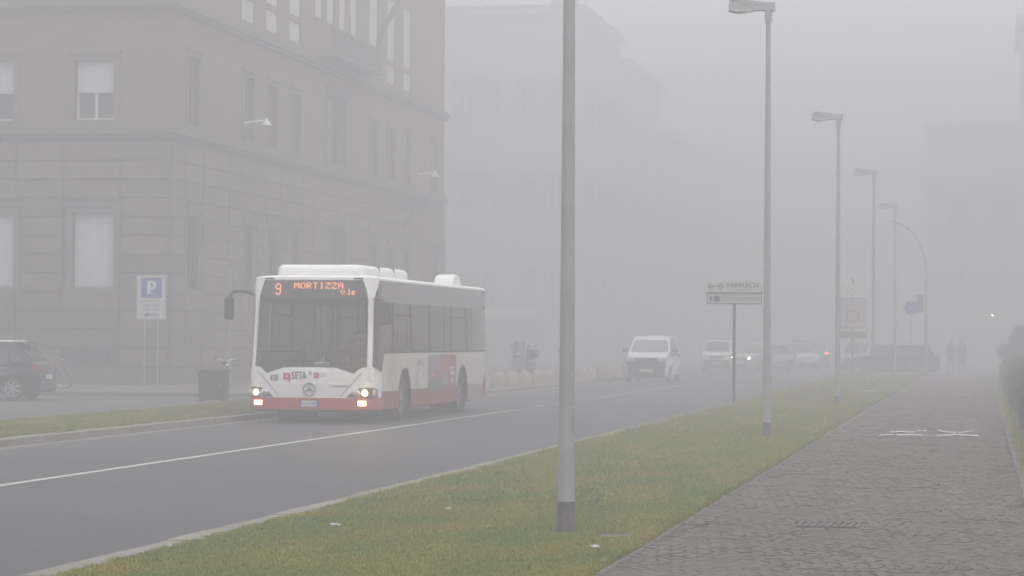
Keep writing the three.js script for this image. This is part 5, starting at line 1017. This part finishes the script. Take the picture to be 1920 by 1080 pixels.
  mesh('dashboard', rbox(-1.05, 1.1, 0.75, 1.12, -0.85, -0.28, 0.08, 3), M.darkPlastic, bus);
  mesh('cab_partition', join(box(0.1, 1.2, 0.4, 1.3, -1.82, -1.78), box(0.08, 0.12, 0.4, 2.3, -1.82, -1.76)), M.darkPlastic, bus);
  mesh('steering_wheel', new THREE.TorusGeometry(0.22, 0.018, 8, 30).rotateX(-1.1).translate(0.68, 1.2, -0.78), M.black, bus);
  mesh('driver_seat', join(rbox(0.42, 0.94, 0.78, 0.92, -1.5, -1.0, 0.05, 2), rbox(0.45, 0.91, 0.9, 1.6, -1.58, -1.46, 0.05, 2), box(0.55, 0.8, 0.4, 0.8, -1.4, -1.1)), M.darkPlastic, bus);
  for (const w of [3.4, 4.2, 5, 6.6, 7.4, 9.2, 10]) for (const x of [-0.95, -0.5, 0.5, 0.95]) mesh('seat', join(rbox(x - 0.2, x + 0.2, 0.8, 0.88, -w - 0.2, -w + 0.2, 0.03, 1), rbox(x - 0.2, x + 0.2, 0.88, 1.45, -w - 0.25, -w - 0.18, 0.03, 1), box(x - 0.04, x + 0.04, 0.4, 0.8, -w - 0.04, -w + 0.04)), seatM, bus);
  for (const [x, w] of [[-0.3, 2.0], [0.3, 3.8], [-0.3, 5.6], [0.3, 7.2], [-0.3, 8.8]]) mesh('grab_pole', bar([x, 0.4, -w], [x, 2.6, -w], 0.018), std([0.16, 0.14, 0.06], 0.4), bus);
  mesh('ticket_machine', rbox(-0.45, -0.2, 1.0, 1.55, -1.6, -1.35, 0.03, 2), M.grey, bus);
  // things on the dashboard
  mesh('dash_papers', join(rbox(-0.02, 0.26, 1.12, 1.19, -0.6, -0.4, 0.02, 1), bar([0.1, 1.17, -0.5], [0.16, 1.3, -0.52], 0.04, 0.01, 6)), M.dirtyWhite, bus);
}
{ // driver, seated
  const o = thing('person', 'bus driver in dark jacket seated behind the windscreen', 'person', [-12.775 + 0.68, 0.3, -49.3]);
  const J = { hip: [0, 0.66, 0], chest: [0, 1.02, -0.02], neck: [0, 1.2, 0], head: [0, 1.37, 0.02], crown: [0, 1.42, 0], lh: [0.1, 0.64, 0], rh: [-0.1, 0.64, 0], lk: [0.14, 0.64, 0.42], rk: [-0.14, 0.64, 0.42], la: [0.14, 0.2, 0.5], ra: [-0.14, 0.2, 0.48], lt: [0.15, 0.15, 0.66], rt: [-0.15, 0.15, 0.64], ls: [0.19, 1.13, 0], rs: [-0.19, 1.13, 0], le: [0.27, 0.86, 0.14], re: [-0.27, 0.86, 0.14], lw: [0.16, 0.93, 0.38], rw: [-0.16, 0.93, 0.38], lx: [0.15, 0.95, 0.45], rx: [-0.15, 0.95, 0.45], nose: [0, 1.365, 0.125] };
  const bones = [['hip', 'chest', 0.16, 0.16], ['chest', 'neck', 0.13, 0.06], ['neck', 'head', 0.055, 0.06], ['head', 'crown', 0.095, 0.1], ['head', 'nose', 0.02, 0.015], ['lh', 'lk', 0.095, 0.07], ['rh', 'rk', 0.095, 0.07], ['lk', 'la', 0.065, 0.045], ['rk', 'ra', 0.065, 0.045], ['la', 'lt', 0.05, 0.04], ['ra', 'rt', 0.05, 0.04], ['ls', 'rs', 0.075, 0.075], ['ls', 'le', 0.062, 0.05], ['le', 'lw', 0.05, 0.036], ['rs', 're', 0.062, 0.05], ['re', 'rw', 0.05, 0.036], ['lw', 'lx', 0.034, 0.036], ['rw', 'rx', 0.034, 0.036]];
  mesh('body', figure(J, bones, (x, y, z) => (y > 1.23 ? (y > 1.44 || z < 0 ? [0.05, 0.04, 0.03] : SKIN) : z > 0.36 && y > 0.85 ? SKIN : y < 0.3 ? [0.03, 0.03, 0.03] : y < 0.74 ? [0.04, 0.042, 0.06] : [0.05, 0.055, 0.075]), 72, [0, 0.78, 0.15], 0.85), skinMat, o);
  mesh('fingers', join(fingers([0.15, 0.97, 0.47], [0, -0.4, 1]), fingers([-0.15, 0.97, 0.47], [0, -0.4, 1])), std(SKIN, 0.8), o);
}
renderer.render(scene, camera);
